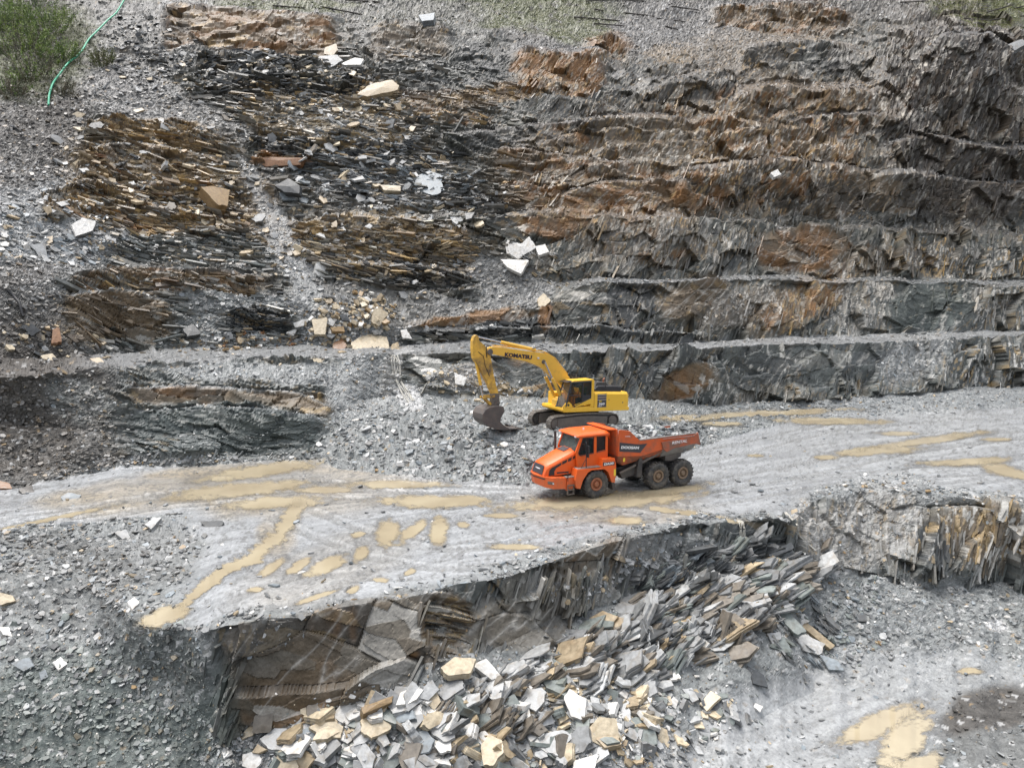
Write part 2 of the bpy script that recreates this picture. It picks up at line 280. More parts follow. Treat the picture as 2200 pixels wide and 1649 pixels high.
PATCHES = [
 # hillside and upper wall
 (1100,20,230,40,0,dict(rock=0,grass=.55,dark=0)),(1240,55,70,45,0,dict(grass=.5,rock=0)),(620,12,160,18,0,dict(grass=.5)),(2110,18,120,42,8,dict(grass=.95,rock=0)),
 (1750,20,150,30,0,dict(rock=.2)),(900,35,150,40,0,dict(rock=0,grass=.1)),
 (540,75,190,48,5,dict(rock=1,block=1,rust=.45,warm=1,tan=.15)),(440,60,60,40,0,dict(rock=1,block=1,rust=.4,warm=1)),
 (860,100,70,28,0,dict(rock=1,block=.8,dark=.3,warm=.6,tan=.2)),(980,130,180,60,0,dict(rock=.8,dark=.5,block=.3)),
 (1190,155,85,36,15,dict(rock=1,rust=.75,warm=1,cleave=1,bed=0)),(1310,95,48,26,0,dict(rock=1,rust=.8,tan=.2)),(1450,115,70,20,0,dict(rock=.5,tan=.5)),
 (1400,60,190,60,0,dict(rock=.05,gpale=.2)),(1180,110,90,24,0,dict(rock=0,dark=.3)),
 (960,240,90,26,10,dict(rock=.9,rust=.4,tan=.3)),(1050,205,130,20,-8,dict(rock=.7,rust=.35,tan=.35,warm=.8)),(930,210,80,16,0,dict(rust=.5,rock=.6)),
 (1250,230,110,50,0,dict(rock=.8,dark=.5)),(1380,200,110,60,0,dict(rock=.9,dark=.55)),(1600,110,120,50,0,dict(rock=.25,tan=.2,warm=.5)),
 (1560,200,200,60,0,dict(warm=.6)),(1700,125,120,26,5,dict(rock=1,dark=.8,block=.4)),(1640,215,110,30,0,dict(rock=.9,rust=.3,warm=.8)),
 (1790,260,130,26,0,dict(rock=1,rust=.4,warm=.9)),(1720,40,120,40,0,dict(rock=.8,rust=.35,warm=1)),
 (2060,230,175,240,0,dict(rock=1,cleave=1,bed=0,block=0,dark=.75,warm=.9,rust=.1,pale=0,steep=1)),(1830,140,60,60,0,dict(steep=.6,rock=.9,dark=.5)),(2110,330,120,130,0,dict(steep=1,rock=1,dark=.6,warm=.9)),(1960,190,14,80,12,dict(pale=.15)),(1950,215,18,45,0,dict(rust=.6)),
 (1440,330,130,70,0,dict(rust=.42,warm=.8,tan=.12)),(1560,330,110,60,0,dict(rust=.35,warm=.7,pale=.2)),(1230,340,130,50,0,dict(rust=.3,dark=.3)),(1250,410,160,50,0,dict(rust=.4,warm=.8,pale=.12)),(1480,435,80,26,-8,dict(rust=.8,warm=1)),
 (1740,340,80,36,25,dict(rust=.7,warm=1)),(1700,300,90,14,8,dict(rock=.2,tan=.5,warm=1)),(1860,270,90,30,0,dict(dark=.6)),(1900,430,150,60,0,dict(dark=.5,block=.4)),(2060,430,130,60,0,dict(dark=.6,cleave=1)),
 (1170,485,70,30,0,dict(rock=1,rust=.6,tan=.2,block=.7)),(1100,480,50,26,0,dict(rock=1,block=1,pale=.25)),(1380,520,150,50,0,dict(dark=.4,rust=.2,warm=.5)),(1725,535,110,50,-5,dict(rock=1,block=.8,rust=.42,warm=1,dark=.2)),(1560,540,80,40,-30,dict(dark=.4)),(1900,560,120,30,0,dict(rust=.25,dark=.4,warm=.6)),(2080,560,120,40,0,dict(rock=1,pale=.2,tan=.2,dark=.4)),
 (1980,1072,330,20,3,dict(rock=0,gpale=.1)),
 (1500,200,1050,470,0,dict(gdark=.95)),(560,120,560,330,0,dict(gdark=.8)),(1350,360,280,130,-6,dict(rust=.34,tan=.14,warm=.8)),(1650,330,200,120,0,dict(rust=.25,tan=.12,warm=.9)),(1500,600,760,110,0,dict(gdark=.6)),
 # left hillside
 (330,390,190,110,4,dict(warm=1,tan=.5,gdark=.2)),(800,520,190,70,5,dict(tan=.4,warm=1,gdark=.2)),(700,260,180,60,10,dict(tan=.5,warm=.8,gdark=.1)),
 (60,100,140,110,0,dict(rock=0,soil=.8,grass=.5)),(60,230,120,80,0,dict(rock=0,soil=.7)),(50,320,150,90,-10,dict(rock=0,soil=.8,gpale=0)),(320,40,110,60,20,dict(rock=.3,dark=.5)),(330,110,120,40,10,dict(rock=.4,dark=.4)),
 (300,210,130,60,25,dict(rock=0,gpale=.25)),(470,270,90,40,30,dict(rock=.1,gpale=.2)),(100,480,140,130,10,dict(rock=0,gpale=.35)),(30,400,60,60,0,dict(gpale=.5)),
 (560,165,130,60,18,dict(rock=1,bed=1,dark=.6)),(750,180,70,30,-15,dict(rock=1,bed=1,dark=.9)),(600,230,140,34,8,dict(rock=1,bed=1,dark=.6,warm=.5)),(690,250,150,40,10,dict(rock=.5,tan=.4)),(820,190,50,20,-10,dict(rock=1,bed=1,tan=.7)),
 (310,325,140,50,-4,dict(rock=1,bed=1,warm=1,tan=.2,rust=.1,block=.3)),(350,405,150,45,5,dict(rock=1,bed=1,tan=.4,rust=.3,warm=1)),(190,430,100,28,0,dict(rock=1,bed=1,rust=.2,warm=1,tan=.1)),(340,470,190,34,4,dict(rock=1,bed=1,rust=.35,dark=.35,warm=1)),(550,450,45,80,-15,dict(rock=.7,tan=.35,warm=1)),
 (470,330,60,50,20,dict(rock=.9,warm=.5)),(540,390,18,60,-20,dict(rock=0,gpale=0,road=.3,gdark=.45)),(590,480,30,70,-25,dict(rock=0,gpale=0,road=.4,gdark=.4)),(640,560,36,60,-25,dict(rock=0,gpale=.05,road=.4,gdark=.35)),(650,640,40,50,-8,dict(rock=0,gpale=.05,road=.2,gdark=.3)),
 (700,318,170,22,2,dict(rock=1,bed=1,dark=.7)),(600,345,60,10,0,dict(rust=1,rock=1)),(840,370,180,60,6,dict(rock=.75,bed=1,dark=.4,gpale=.2)),(1010,430,120,30,17,dict(rock=.9,bed=1,dark=.85)),(800,420,140,30,0,dict(rock=.6,bed=1,dark=.35,gpale=.2)),
 (790,500,150,34,5,dict(rock=1,bed=1,warm=1,tan=.3)),(700,510,50,45,0,dict(rock=1,bed=1,warm=1,tan=.45)),(850,560,170,44,5,dict(rock=1,bed=1,warm=.9,rust=.18,dark=.3)),(1080,590,90,40,20,dict(rock=.1,gpale=.2)),(1050,640,130,36,-4,dict(rock=0,gpale=.15)),
 (240,660,110,70,-10,dict(rock=1,bed=1,warm=1,tan=.2,rust=.1,dark=.15)),(320,700,60,40,-10,dict(rock=1,block=1,warm=.7)),(420,605,150,22,0,dict(rock=.7,rust=.35,warm=1)),(500,640,120,20,0,dict(rock=.15)),(560,690,70,26,0,dict(rock=1,dark=.9)),
 (60,660,90,100,0,dict(rock=0,soil=.6)),(50,860,210,190,0,dict(rock=.1,soil=.95)),(180,860,90,50,30,dict(soil=.5,green=.4)),(230,940,60,60,0,dict(soil=.8)),
 # lowest bench
 (470,925,230,62,0,dict(rock=1,bed=1,block=.35,dark=.85,green=.5,warm=.1)),(400,852,120,20,2,dict(rock=1,block=1,rust=.25,warm=1)),(640,862,80,22,5,dict(rock=1,block=1,warm=1,tan=.1)),(560,800,220,22,2,dict(rock=0,gpale=.1)),(780,830,80,70,0,dict(rock=0,gpale=.15)),
 (845,800,22,60,16,dict(rock=.6,pale=.8,gpale=.8)),(880,850,30,30,35,dict(rock=0,gpale=.9)),(920,790,50,34,0,dict(rock=1,block=1,pale=.2)),(1100,800,110,45,0,dict(rock=.9,block=.8,tan=.3,rust=.25)),(1010,810,60,30,0,dict(rock=.2,gpale=.5,tan=.3)),
 (1240,830,60,30,0,dict(rock=1,block=1,dark=.3)),(1400,790,140,40,-10,dict(dark=.55,cleave=1)),(1460,825,70,36,-20,dict(block=1,rust=.4,warm=1)),(1600,800,110,50,-20,dict(block=.4,dark=.35,pale=.2)),(1760,780,160,50,-10,dict(block=.6,dark=.45)),(1960,770,90,50,-30,dict(rock=.45,gpale=.4,pale=.25)),(2120,790,100,50,0,dict(cleave=1,block=0,pale=.15,tan=.06,dark=.4)),
 (1010,690,150,16,-5,dict(rock=1,block=.8,rust=.6,warm=1)),(1100,705,180,20,-2,dict(rock=.9,dark=.8)),(1250,650,80,40,0,dict(rock=1,block=1,dark=.3)),(1360,650,50,70,0,dict(dark=.9,cleave=1)),(1168,675,14,36,0,dict(rust=1,rock=1)),
 (1490,640,80,40,-25,dict(block=1,warm=.8,rust=.1)),(1600,660,90,40,-20,dict(rock=.6,warm=.6,pale=.2)),(1720,650,120,46,-30,dict(rust=.4,tan=.25,warm=1)),(1850,660,80,50,-30,dict(pale=.4,rock=.7)),(1990,655,90,55,-20,dict(block=.7,dark=.65,green=.5)),(2140,650,70,60,0,dict(cleave=1,pale=.35)),
 # road and pit
 (300,1060,220,40,-8,dict(wetmud=.6)),(620,1050,260,60,0,dict(wetmud=.6)),(1300,1090,220,40,0,dict(wetmud=.5)),(700,1220,200,60,-20,dict(wetmud=.25)),(600,1130,70,40,-60,dict(wetmud=.5)),
 (1950,940,260,60,0,dict(gpale=.3)),(1950,1010,260,40,0,dict(gpale=.25,road=1)),
 (220,1200,200,50,10,dict(road=0,soil=.35)),(330,1170,110,50,0,dict(road=0,soil=.2,gpale=.15)),(120,1290,180,70,10,dict(soil=.25)),(200,1560,300,160,0,dict(green=1,gpale=0)),(350,1430,110,80,40,dict(green=.6,soil=.15)),
 (730,1400,240,120,-15,dict(rock=1,block=1,warm=.75,dark=.35,rust=.06)),(620,1500,140,70,-20,dict(rust=.2,warm=1,block=1,rock=1)),(560,1370,90,40,-15,dict(rock=.7,warm=.8,rust=.1)),(960,1340,60,70,-30,dict(rock=1,block=0,bed=1,cleave=0,tan=.3,warm=1)),(850,1410,50,20,-5,dict(rust=.4,tan=.2)),(1120,1350,110,60,0,dict(rock=1,block=1,warm=.5,dark=.2)),
 (1290,1195,120,30,-20,dict(rock=1,block=.8,warm=.7,rust=.15,dark=.3)),(1360,1230,90,30,-25,dict(rock=.6,rust=.2,dark=.3)),(1450,1180,110,40,0,dict(rock=.3,gpale=.15)),(1620,1150,72,32,10,dict(rock=1,block=1,dark=.6)),
 (1740,1130,30,60,-25,dict(rock=.3,gpale=.5,tan=.3)),(1860,1140,130,80,-20,dict(rock=.4,pale=.2,tan=.15,gpale=.35,warm=.5,dark=.1)),(1990,1170,40,50,15,dict(dark=1,rock=1,cleave=1)),(2110,1140,110,70,0,dict(rock=.9,cleave=1,tan=.3,warm=.8,pale=.2,dark=.1)),(2020,1330,180,90,0,dict(rock=0,gpale=.1)),(2140,1340,30,16,0,dict(gpale=1)),(1800,1420,150,60,20,dict(gpale=.2)),
 (1800,1540,330,110,-10,dict(gpale=.3,road=.75)),(2000,1450,220,60,0,dict(gpale=.2,road=.5)),(1500,1640,300,60,0,dict(gpale=.4)),(2120,1530,120,60,-20,dict(soil=.85,gpale=0,road=0)),(2140,1620,90,50,0,dict(soil=.35)),
]
for cx, cy, rx, ry, ang, kw in PATCHES: patch(cx, cy, rx, ry, ang, **kw)
# rock ledges of the wall: brink line, riser and tread heights in the survey, throw in metres
LEDGES = [
 ([(1487,277),(1560,272),(1623,284),(1718,290),(1800,325),(1830,345)],72,16,3.0,dict(rust=.3,warm=.9,pale=.1),dict(tan=.5)),
 ([(1440,380),(1560,372),(1663,362),(1760,372),(1870,384),(2000,392)],78,14,3.0,dict(dark=.45,warm=.8),dict()),
 ([(1590,122),(1650,106),(1765,104),(1850,130)],44,22,2.2,dict(dark=.6,block=.4),dict(tan=.4)),
 ([(1420,190),(1500,170),(1545,166),(1590,192)],48,14,1.8,dict(dark=.6),dict(tan=.2)),
 ([(1570,224),(1643,202),(1740,210),(1833,204),(1890,216)],46,26,2.2,dict(rust=.3,warm=.9),dict(tan=.3,rust=.3)),
 ([(1690,270),(1770,254),(1860,256),(1940,270)],24,12,1.3,dict(dark=.5,warm=.6),dict()),
 ([(1105,120),(1150,128),(1230,134),(1300,126)],62,30,2.6,dict(rust=.55,tan=.25,warm=1,bed=0,cleave=1),dict(dark=.3)),
 ([(1060,324),(1160,338),(1253,350),(1340,364)],42,10,1.6,dict(rust=.35,warm=.9,block=.4),dict()),
 ([(940,305),(1086,290),(1200,278),(1290,266)],34,14,1.6,dict(dark=.6,block=.3),dict()),
 ([(1280,272),(1390,262),(1490,277)],84,18,2.2,dict(warm=.6,pale=.12,rust=.15,block=.3),dict(tan=.2)),
 ([(1200,432),(1290,405),(1400,400),(1480,410)],44,12,1.6,dict(rust=.45,warm=1,block=.6),dict(tan=.2)),
 ([(1890,322),(1990,300),(2100,320),(2260,330)],70,14,2.0,dict(dark=.75,warm=.8),dict()),
 ([(1860,396),(1960,380),(2080,398),(2260,405)],86,10,2.2,dict(dark=.6,block=.3),dict()),
 ([(1880,130),(1960,150),(2030,85),(2120,92),(2170,120)],150,10,2.5,dict(dark=.8,warm=.8),dict()),
 ([(1252,90),(1310,82),(1350,96)],30,10,1.2,dict(rust=.6,tan=.2),dict()),
 ([(350,24),(450,30),(560,42),(725,48)],72,20,2.2,dict(rust=.35,warm=1,block=.9,tan=.15),dict(dark=.3)),
 ([(795,64),(860,60),(970,68)],44,14,1.8,dict(dark=.4,warm=.7,block=.7,tan=.1),dict(dark=.2)),
 ([(1525,24),(1640,20),(1720,16),(1810,32)],40,16,1.8,dict(rust=.3,warm=1),dict()),
 ([(185,275),(280,262),(400,268),(475,298)],56,10,1.6,dict(warm=1,tan=.4),dict(gpale=.1)),
 ([(165,336),(300,318),(430,338)],60,8,1.8,dict(warm=1,tan=.35,rust=.1,block=.5),dict(tan=.3)),
 ([(85,424),(180,405),(330,400),(495,402)],46,10,1.5,dict(warm=1,rust=.25,tan=.4),dict(tan=.4)),
 ([(425,134),(560,122),(690,142)],90,12,2.2,dict(dark=.85),dict(tan=.1,gpale=.2)),
 ([(655,486),(760,470),(900,482),(1015,502)],68,10,1.8,dict(warm=1,tan=.42),dict(tan=.3)),
 ([(535,300),(700,306),(870,322)],32,8,1.4,dict(dark=.85),dict(tan=.2)),
 ([(690,580),(830,572),(960,590),(1040,610)],36,10,1.3,dict(dark=.7),dict()),
 ([(885,712),(1080,705),(1300,708),(1500,722)],15,6,.9,dict(dark=.8,block=0),dict()),
 ([(285,842),(420,836),(525,848)],26,8,.9,dict(rust=.2,warm=1,block=1,dark=.1),dict(gpale=.2)),
 ([(500,844),(640,850),(710,878)],24,6,.8,dict(warm=.9,tan=.1,block=1),dict(gpale=.2)),
 ([(300,892),(420,880),(560,886),(690,905)],60,8,.9,dict(dark=.9,green=.5,block=.6),dict(gpale=.15)),
 ([(150,592),(260,584),(420,586),(560,600)],30,8,1.0,dict(rust=.25,warm=1),dict()),
 ([(140,640),(250,628),(370,655)],90,8,1.4,dict(warm=1,tan=.15,block=.6),dict(tan=.2)),
 ([(480,672),(560,656),(640,672)],46,6,1.2,dict(dark=.95,rock=1),dict()),
]
LEDGE_D = np.zeros((NR, NC), np.float32)
_wob = 7 * fbm(P[..., 0] / 2.2, P[..., 2] / 6, 141, 4)
for pts, hr, ht, A, fr_, ft_ in LEDGES:
    xs = np.array([q[0] for q in pts], float); ys = np.array([q[1] for q in pts], float)
    ve = np.interp(U, xs, ys) + _wob
    endw = sstep(xs[0] - 14, xs[0] + 26, U) * (1 - sstep(xs[-1] - 26, xs[-1] + 14, U))
    hr_ = hr * (.75 + .5 * vnoise(U / 60., U * 0 + ys[0], 143))
    t = (V - ve)                                        # below the brink positive
    ris = np.clip(1 - t / hr_, 0, 1) * (t >= 0); tre = np.clip(1 + t / ht, 0, 1) * (t < 0)
    inr = ((t >= -1) & (t < hr_)).astype(np.float32) * endw; itr = ((t < -1) & (t > -ht * 1.3)).astype(np.float32) * endw
    LEDGE_D += A * .62 * (ris + tre) * endw
    F['rock'] = F['rock'] * (1 - inr) + inr; F['rock'] *= 1 - .9 * itr
    for k, v in fr_.items(): F[k] = F[k] * (1 - inr) + v * inr
    for k, v in ft_.items(): F[k] = F[k] * (1 - itr) + v * itr
_rim = (np.interp(U, ucols, Vl[BAND['road_edge']]) - V) + 26 * fbm(P[..., 0] / 2, P[..., 1] / 2, 151, 4)
F['road'] *= np.where((bi[:, None] == BAND['road_edge']) & (U > 400), .12 + .88 * sstep(4, 34, _rim), 1)
F['rock'] *= (1 - F['road'] * (F['rock'] < .9))
# ------------------------------------------------------------------ rock detail: facets, bedding, cleavage, gravel
X, Y, Z = P[..., 0], P[..., 1], P[..., 2]
S_, T_ = X.copy(), Z + 0.75 * Y
wx = fbm(S_ / 4.5, T_ / 4.5, 3, 3, .35); wy = fbm(S_ / 4.5 + 50, T_ / 4.5, 5, 3, .35)
def rotd(ang, lx, ly, s, warp=0.5, lo=None):
    """cellular facets in a frame turned by ang (long axis direction, degrees from horizontal)"""
    a = R(ang); x = S_ + warp * wx; y = T_ + warp * wy
    p = (x * math.cos(a) + y * math.sin(a)) / lx; q = (-x * math.sin(a) + y * math.cos(a)) / ly
    return cells(p, q, s)
def facet(c, amp, tx, ty, bias=0.0):
    r, dx, dy, e = c
    return amp * (r[0] - 0.5) * 2 + (r[1] - 0.5) * tx * dx + ((r[2] - 0.5) * ty + bias) * dy
cv0 = rotd(62, 8.0, 4.2, 10, 1.2); cv1 = rotd(66, 4.4, 2.2, 11, .9); cv2 = rotd(72, 1.7, .42, 12, .4); cv3 = rotd(75, .7, .14, 16, .2)
bd0 = rotd(-4, 6, 2.6, 20, 2.0); bd1 = rotd(-6, 2.8, .8, 21, 1.5); bd2 = rotd(-8, 1.3, .3, 22, .8); bd3 = rotd(8, .6, .15, 26, .15)
bk1 = rotd(20, 3.8, 2.0, 41, .9); bk2 = rotd(-15, 1.4, .7, 42, .5); bk3 = rotd(65, .5, .25, 43, .2)
d_cl = facet(cv0, .6, 2.4, 2.2, .5) + facet(cv1, .24, 1.7, 1.3, .25) + (1 + 1.1 * F['steep']) * facet(cv2, .055, .2, .24) + facet(cv3, .02, .02, .04)
d_bd = facet(bd0, .5, 1.6, 1.6, .4) + facet(bd1, .24, .9, 1.1, .25) + facet(bd2, .18, .1, .26, .06) + facet(bd3, .06, .05, .1)
d_bk = facet(bk1, .3, 1.8, 1.4, .3) + facet(bk2, .07, .14, .14) + facet(bk3, .018, .03, .03)
# cracks
crk = lambda c, w: np.clip(1 - c[3] / w, 0, 1)
d_bk -= .16 * crk(bk1, .035); d_bd -= .14 * crk(bd1, .05); d_cl -= .10 * crk(cv1, .06)
bl = F['block']; bd = F['bed'] * (1 - bl); cl = np.clip(1 - bd - bl, 0, 1)
d_rock = d_cl * cl + d_bd * bd + d_bk * bl
# ledges on the upper slopes: risers and debris covered steps
per = 4.2 + 1.6 * vnoise(S_ / 18, T_ / 18, 77)
lc = cells(S_ / 7 + .3 * wx, T_ / 9 + .3 * wy, 76)
ph = (Z + 0.35 * Y + (.25 * (lc[0][1] - .5) + .05) * S_ * 0 + .10 * S_) / per + .5 * fbm(S_ / 9, T_ / 14, 78, 3) + 1.0 * lc[0][0] + .22 * lc[1] * (lc[0][1] - .5) * 4
saw = ph - np.floor(ph)
upper = sstep(0, 1, (bi[:, None] - BAND['face3_top'] + 1) / 1.5) * np.ones_like(Z)
led = (np.where(saw < .62, saw / .62, (1 - saw) / .38) - .5) * 1.7
lon = sstep(.35, .65, vnoise(S_ / 7 + 9, T_ / 5, 79) + .25) * (1 - .9 * F['steep'])
d_rock = d_rock + upper * led * .4 * lon * np.clip(F['rock'] * 1.4, 0, 1)
# gravel
g1 = cells(S_ / .42 + .5 * wx, T_ / .36, 51); g2 = cells(S_ / .2, T_ / .17, 52)
d_gr = .5 * fbm(S_ / 3.2, T_ / 3.2, 53, 5, .6) + (.35 + .65 * sstep(30, 46, D)) * (facet(g1, .07, .16, .18) + facet(g2, .03, .07, .08))
# road: tyre ruts, puddle hollows
rut = np.abs(vnoise((Y - .45 * X) / .8, (X + .4 * Y) / 9, 61) - .5)
d_rd = .05 * fbm(S_ / 3, Y / 3, 62, 4) + .03 * (rut - .25) + .012 * fbm(S_ / .35, Y / .35, 63, 3)
TRACKS = [[(-200,1180),(0,1148),(300,1084),(620,1058),(900,1056),(1140,1062),(1480,1050)], [(-200,1160),(100,1112),(420,1062),(700,1044),(1100,1050)], [(1480,1052),(1700,1012),(1950,962),(2300,920)], [(1480,1078),(1750,1032),(2000,1012),(2300,1005)], [(640,1110),(820,1180),(960,1200),(1100,1190),(1350,1110)], [(560,1290),(720,1230),(860,1150),(1000,1090),(1130,1068)], [(1500,985),(1750,925),(2000,900),(2300,890)]]
rt = np.zeros((NR, NC), np.float32); rdge = rt.copy()
_m = (bi >= BAND['road_edge']) & (bi <= BAND['mound_top']); _xy = P[_m][..., :2]
for tr in TRACKS:
    g_ = ground(np.array([q[0] for q in tr]), np.array([q[1] for q in tr])); best = np.full(_xy.shape[:2], 99.)
    for k in range(len(tr) - 1):
        a0, a1 = g_[k, :2], g_[k + 1, :2]; dv = a1 - a0; t = np.clip(((_xy - a0) @ dv) / (dv @ dv), 0, 1)
        best = np.minimum(best, np.hypot(_xy[..., 0] - a0[0] - t * dv[0], _xy[..., 1] - a0[1] - t * dv[1]))
    best = best + .12 * fbm(_xy[..., 0] / 1.3, _xy[..., 1] / 1.3, 64, 3)
    e_ = np.abs(best - 1.15)
    rt[_m] = np.maximum(rt[_m], sstep(.42, .26, e_)); rdge[_m] = np.maximum(rdge[_m], np.exp(-((e_ - .5) / .12) ** 2))
lug = np.sin((X * .9 + Y * .45) * 19) > .1
rt *= .55 + .45 * vnoise(X / 2.5, Y / 2.5, 65); rdge *= vnoise(X / 1.2, Y / 1.2, 66)
d_rd = d_rd - .07 * rt + .07 * rdge + .02 * rt * lug
rk, rd = F['rock'], F['road'] * (1 - F['rock'])
disp = d_rock * rk + (1 - rk) * (d_rd * rd + d_gr * (1 - rd))
disp = disp + LEDGE_D
MND = np.exp(-(((U - 950) / 240) ** 2 + ((V - 960) / 60) ** 2)); disp = disp + .8 * MND * (1 - rk) * (.35 + fbm(S_ / 1.8, T_ / 1.8, 57, 4))
near = sstep(24, 40, D)                                  # nearer rock reads at a finer scale
disp = disp * (0.55 + .45 * near)
# smooth normal of the undetailed surface
def gridnormals(Q, k=1):
    du = np.empty_like(Q); dv = np.empty_like(Q)
    du[:, k:-k] = Q[:, 2 * k:] - Q[:, :-2 * k]; du[:, :k] = du[:, k:k + 1]; du[:, -k:] = du[:, -k - 1:-k]
    dv[k:-k] = Q[2 * k:] - Q[:-2 * k]; dv[:k] = dv[k:k + 1]; dv[-k:] = dv[-k - 1:-k]
    n = np.cross(du, dv)
    n /= np.linalg.norm(n, axis=-1, keepdims=True) + 1e-9
    return n
N0 = gridnormals(P, 6)
N0 = np.where(N0[..., 2:3] < 0, N0 * np.array([1, 1, -1]), N0)
dirn = N0 + rk[..., None] * np.array([0, -.9, -.15]); dirn /= np.linalg.norm(dirn, axis=-1, keepdims=True)
DISP = disp
Q = P + dirn * disp[..., None]
Q[..., 0] += rk * .10 * wx * np.minimum(1, D / 60)
NQ = gridnormals(Q, 1)

# puddles and runnels: hollows in the mud, filled below
def ell(cx, cy, rx, ry, ang=0):
    return ('e', cx, cy, rx, ry, ang)
def pl(pts, w0, w1):
    return ('l', pts, w0, w1)
PUDDLES = [
 (ell(560,1010,115,13,-8), 'pale muddy puddle along the foot of the left rubble bank'),
 (ell(520,1051,130,14,-6), 'long brown puddle in the left wheel track'),
 (ell(590,1078,100,11,-3), 'brown puddle feeding the muddy runnel'),
 (pl([(640,1085),(600,1150),(545,1195),(470,1232),(425,1270),(395,1300)], 15, 10), 'brown runnel flowing from the road down to the left pool'),
 (ell(355,1322,52,18,-18), 'small tan pool at the end of the runnel'),
 (ell(860,1040,105,8,0), 'thin brown puddle in front of the rubble mound'),
 (ell(940,1076,115,13,0), 'wide brown puddle left of the dump truck'),
 (ell(700,1052,60,6,0), 'narrow brown puddle in the middle of the wheel tracks'),
 (ell(1300,1075,175,15,-3), 'muddy puddle under the front wheel of the dump truck'),
 (ell(1430,1054,90,9,-8), 'muddy puddle along the rear wheels of the dump truck'),
 (pl([(1400,1090),(1490,1103),(1560,1116),(1594,1124)], 5, 5), 'muddy runnel leading to the edge of the lower face'),
 (ell(833,1145,20,27,12), 'oval puddle, leftmost of the three upright ones on the platform'),
 (ell(885,1141,32,11,-38), 'slanting puddle between two upright puddles on the platform'),
 (ell(943,1138,18,25,8), 'oval puddle, rightmost of the three upright ones on the platform'),
 (ell(770,1147,13,6,0), 'small round puddle left of the upright oval puddles'),
 (ell(995,1127,12,7,10), 'small round puddle right of the upright oval puddles'),
 (ell(1080,1107,30,5,0), 'thin tan puddle on the platform below the road'),
 (ell(1110,1174,55,6,3), 'long thin tan puddle near the broken edge of the platform'),
 (ell(1345,1117,42,7,0), 'flat tan puddle below the dump truck'),
 (ell(777,1187,20,12,-40), 'slanting puddle high in the row of streaked puddles'),
 (ell(586,1217,30,9,-35), 'slanting puddle beside the runnel'),
 (ell(640,1215,30,8,-35), 'second slanting puddle from the runnel'),
 (ell(703,1213,44,13,-25), 'largest slanting puddle on the platform'),
 (ell(760,1265,15,7,-30), 'small puddle near the top of the brown lower face'),
 (ell(552,1265,18,5,-5), 'thin puddle among the chips beside the runnel'),
 (ell(680,1281,42,5,-18), 'faint thin puddle near the brown lower face'),
 (ell(880,1228,12,5,-25), 'tiny puddle on the empty part of the platform'),
 (ell(818,1245,17,5,0), 'small flat puddle above the brown lower face'),
 (ell(1640,888,165,6,-3), 'long greenish puddle on the far floor, farthest back'),
 (ell(1790,904,110,7,1), 'long yellowish puddle on the far floor, second from the back'),
 (ell(1480,897,60,6,0), 'greenish puddle behind the dump truck body'),
 (ell(1550,909,40,4,0), 'short thin puddle behind the tail of the dump truck'),
 (ell(1890,967,85,9,-4), 'wide yellow puddle on the right floor'),
 (ell(1990,946,115,7,-8), 'long yellow puddle running right from the wide one'),
 (ell(1775,981,25,4,0), 'small yellow puddle at the left of the wide yellow one'),
 (ell(1925,931,38,4,0), 'thin yellow puddle above the wide yellow one'),
 (ell(2080,991,95,7,-3), 'long yellow puddle near the right edge'),
 (ell(2165,1012,60,11,15), 'yellow puddle at the right edge of the road'),
 (ell(2140,943,34,3,0), 'faint thin puddle at the far right of the floor'),
 (ell(1622,978,16,3,0), 'tiny puddle right of the rear wheel'),
 (ell(1880,1557,90,22,-26), 'long yellow puddle on the pit floor'),
 (ell(1945,1585,70,34,-52), 'broad yellow puddle in the corner of the pit floor'),
 (ell(1965,1642,62,18,-15), 'yellow puddle at the bottom edge of the pit floor'),
 (ell(2085,1440,26,6,0), 'small yellowish puddle at the foot of the right talus'),
 (ell(678,774,15,5,0), 'small olive puddle on the first bench'),
 (ell(90,1118,130,4,-12), 'thin muddy streak of water at the left of the road'),
]
def pud_field(d, u, v):
    n1 = fbm(u / 26., v / 9., 91, 5, .62) + .4 * fbm(u / 9., v / 4.5, 92, 3)
    if d[0] == 'e':
        _, cx, cy, rx, ry, ang = d; a = R(ang); du, dv = u - cx, v - cy
        x = (du * math.cos(a) + dv * math.sin(a)) / rx; y = (-du * math.sin(a) + dv * math.cos(a)) / ry
        return 1 - np.sqrt(x * x + y * y) + .55 * n1
    _, pts, w0, w1 = d
    best = np.full(u.shape, -9.)
    for k in range(len(pts) - 1):
        (x0, y0), (x1, y1) = pts[k], pts[k + 1]
        L2 = (x1 - x0) ** 2 + (y1 - y0) ** 2
        t = np.clip(((u - x0) * (x1 - x0) + (v - y0) * (y1 - y0)) / L2, 0, 1)
        dd = np.hypot(u - x0 - t * (x1 - x0), v - y0 - t * (y1 - y0))
        w = w0 + (w1 - w0) * (k + t) / (len(pts) - 1)
        best = np.maximum(best, 1 - dd / w)
    return best + 1.0 * n1
hol = np.zeros((NR, NC), np.float32); hol2 = hol.copy()
for d, _ in PUDDLES:
    if d[0] == 'e': cx, cy, r_ = d[1], d[2], max(d[3], d[4]) * 1.6 + 10; b = (cx - r_, cx + r_, cy - r_, cy + r_)
    else:
        xs = [p[0] for p in d[1]]; ys = [p[1] for p in d[1]]; b = (min(xs) - 40, max(xs) + 40, min(ys) - 40, max(ys) + 40)
    m = (U > b[0]) & (U < b[1]) & (V > b[2]) & (V < b[3])
    pf = pud_field(d, U[m], V[m]); hol[m] = np.maximum(hol[m], sstep(-.35, .12, pf)); hol2[m] = np.maximum(hol2[m], sstep(-.75, -.1, pf))
flat = P.copy(); flat[..., 2] -= .035
Q = Q * (1 - hol[..., None]) + flat * hol[..., None]

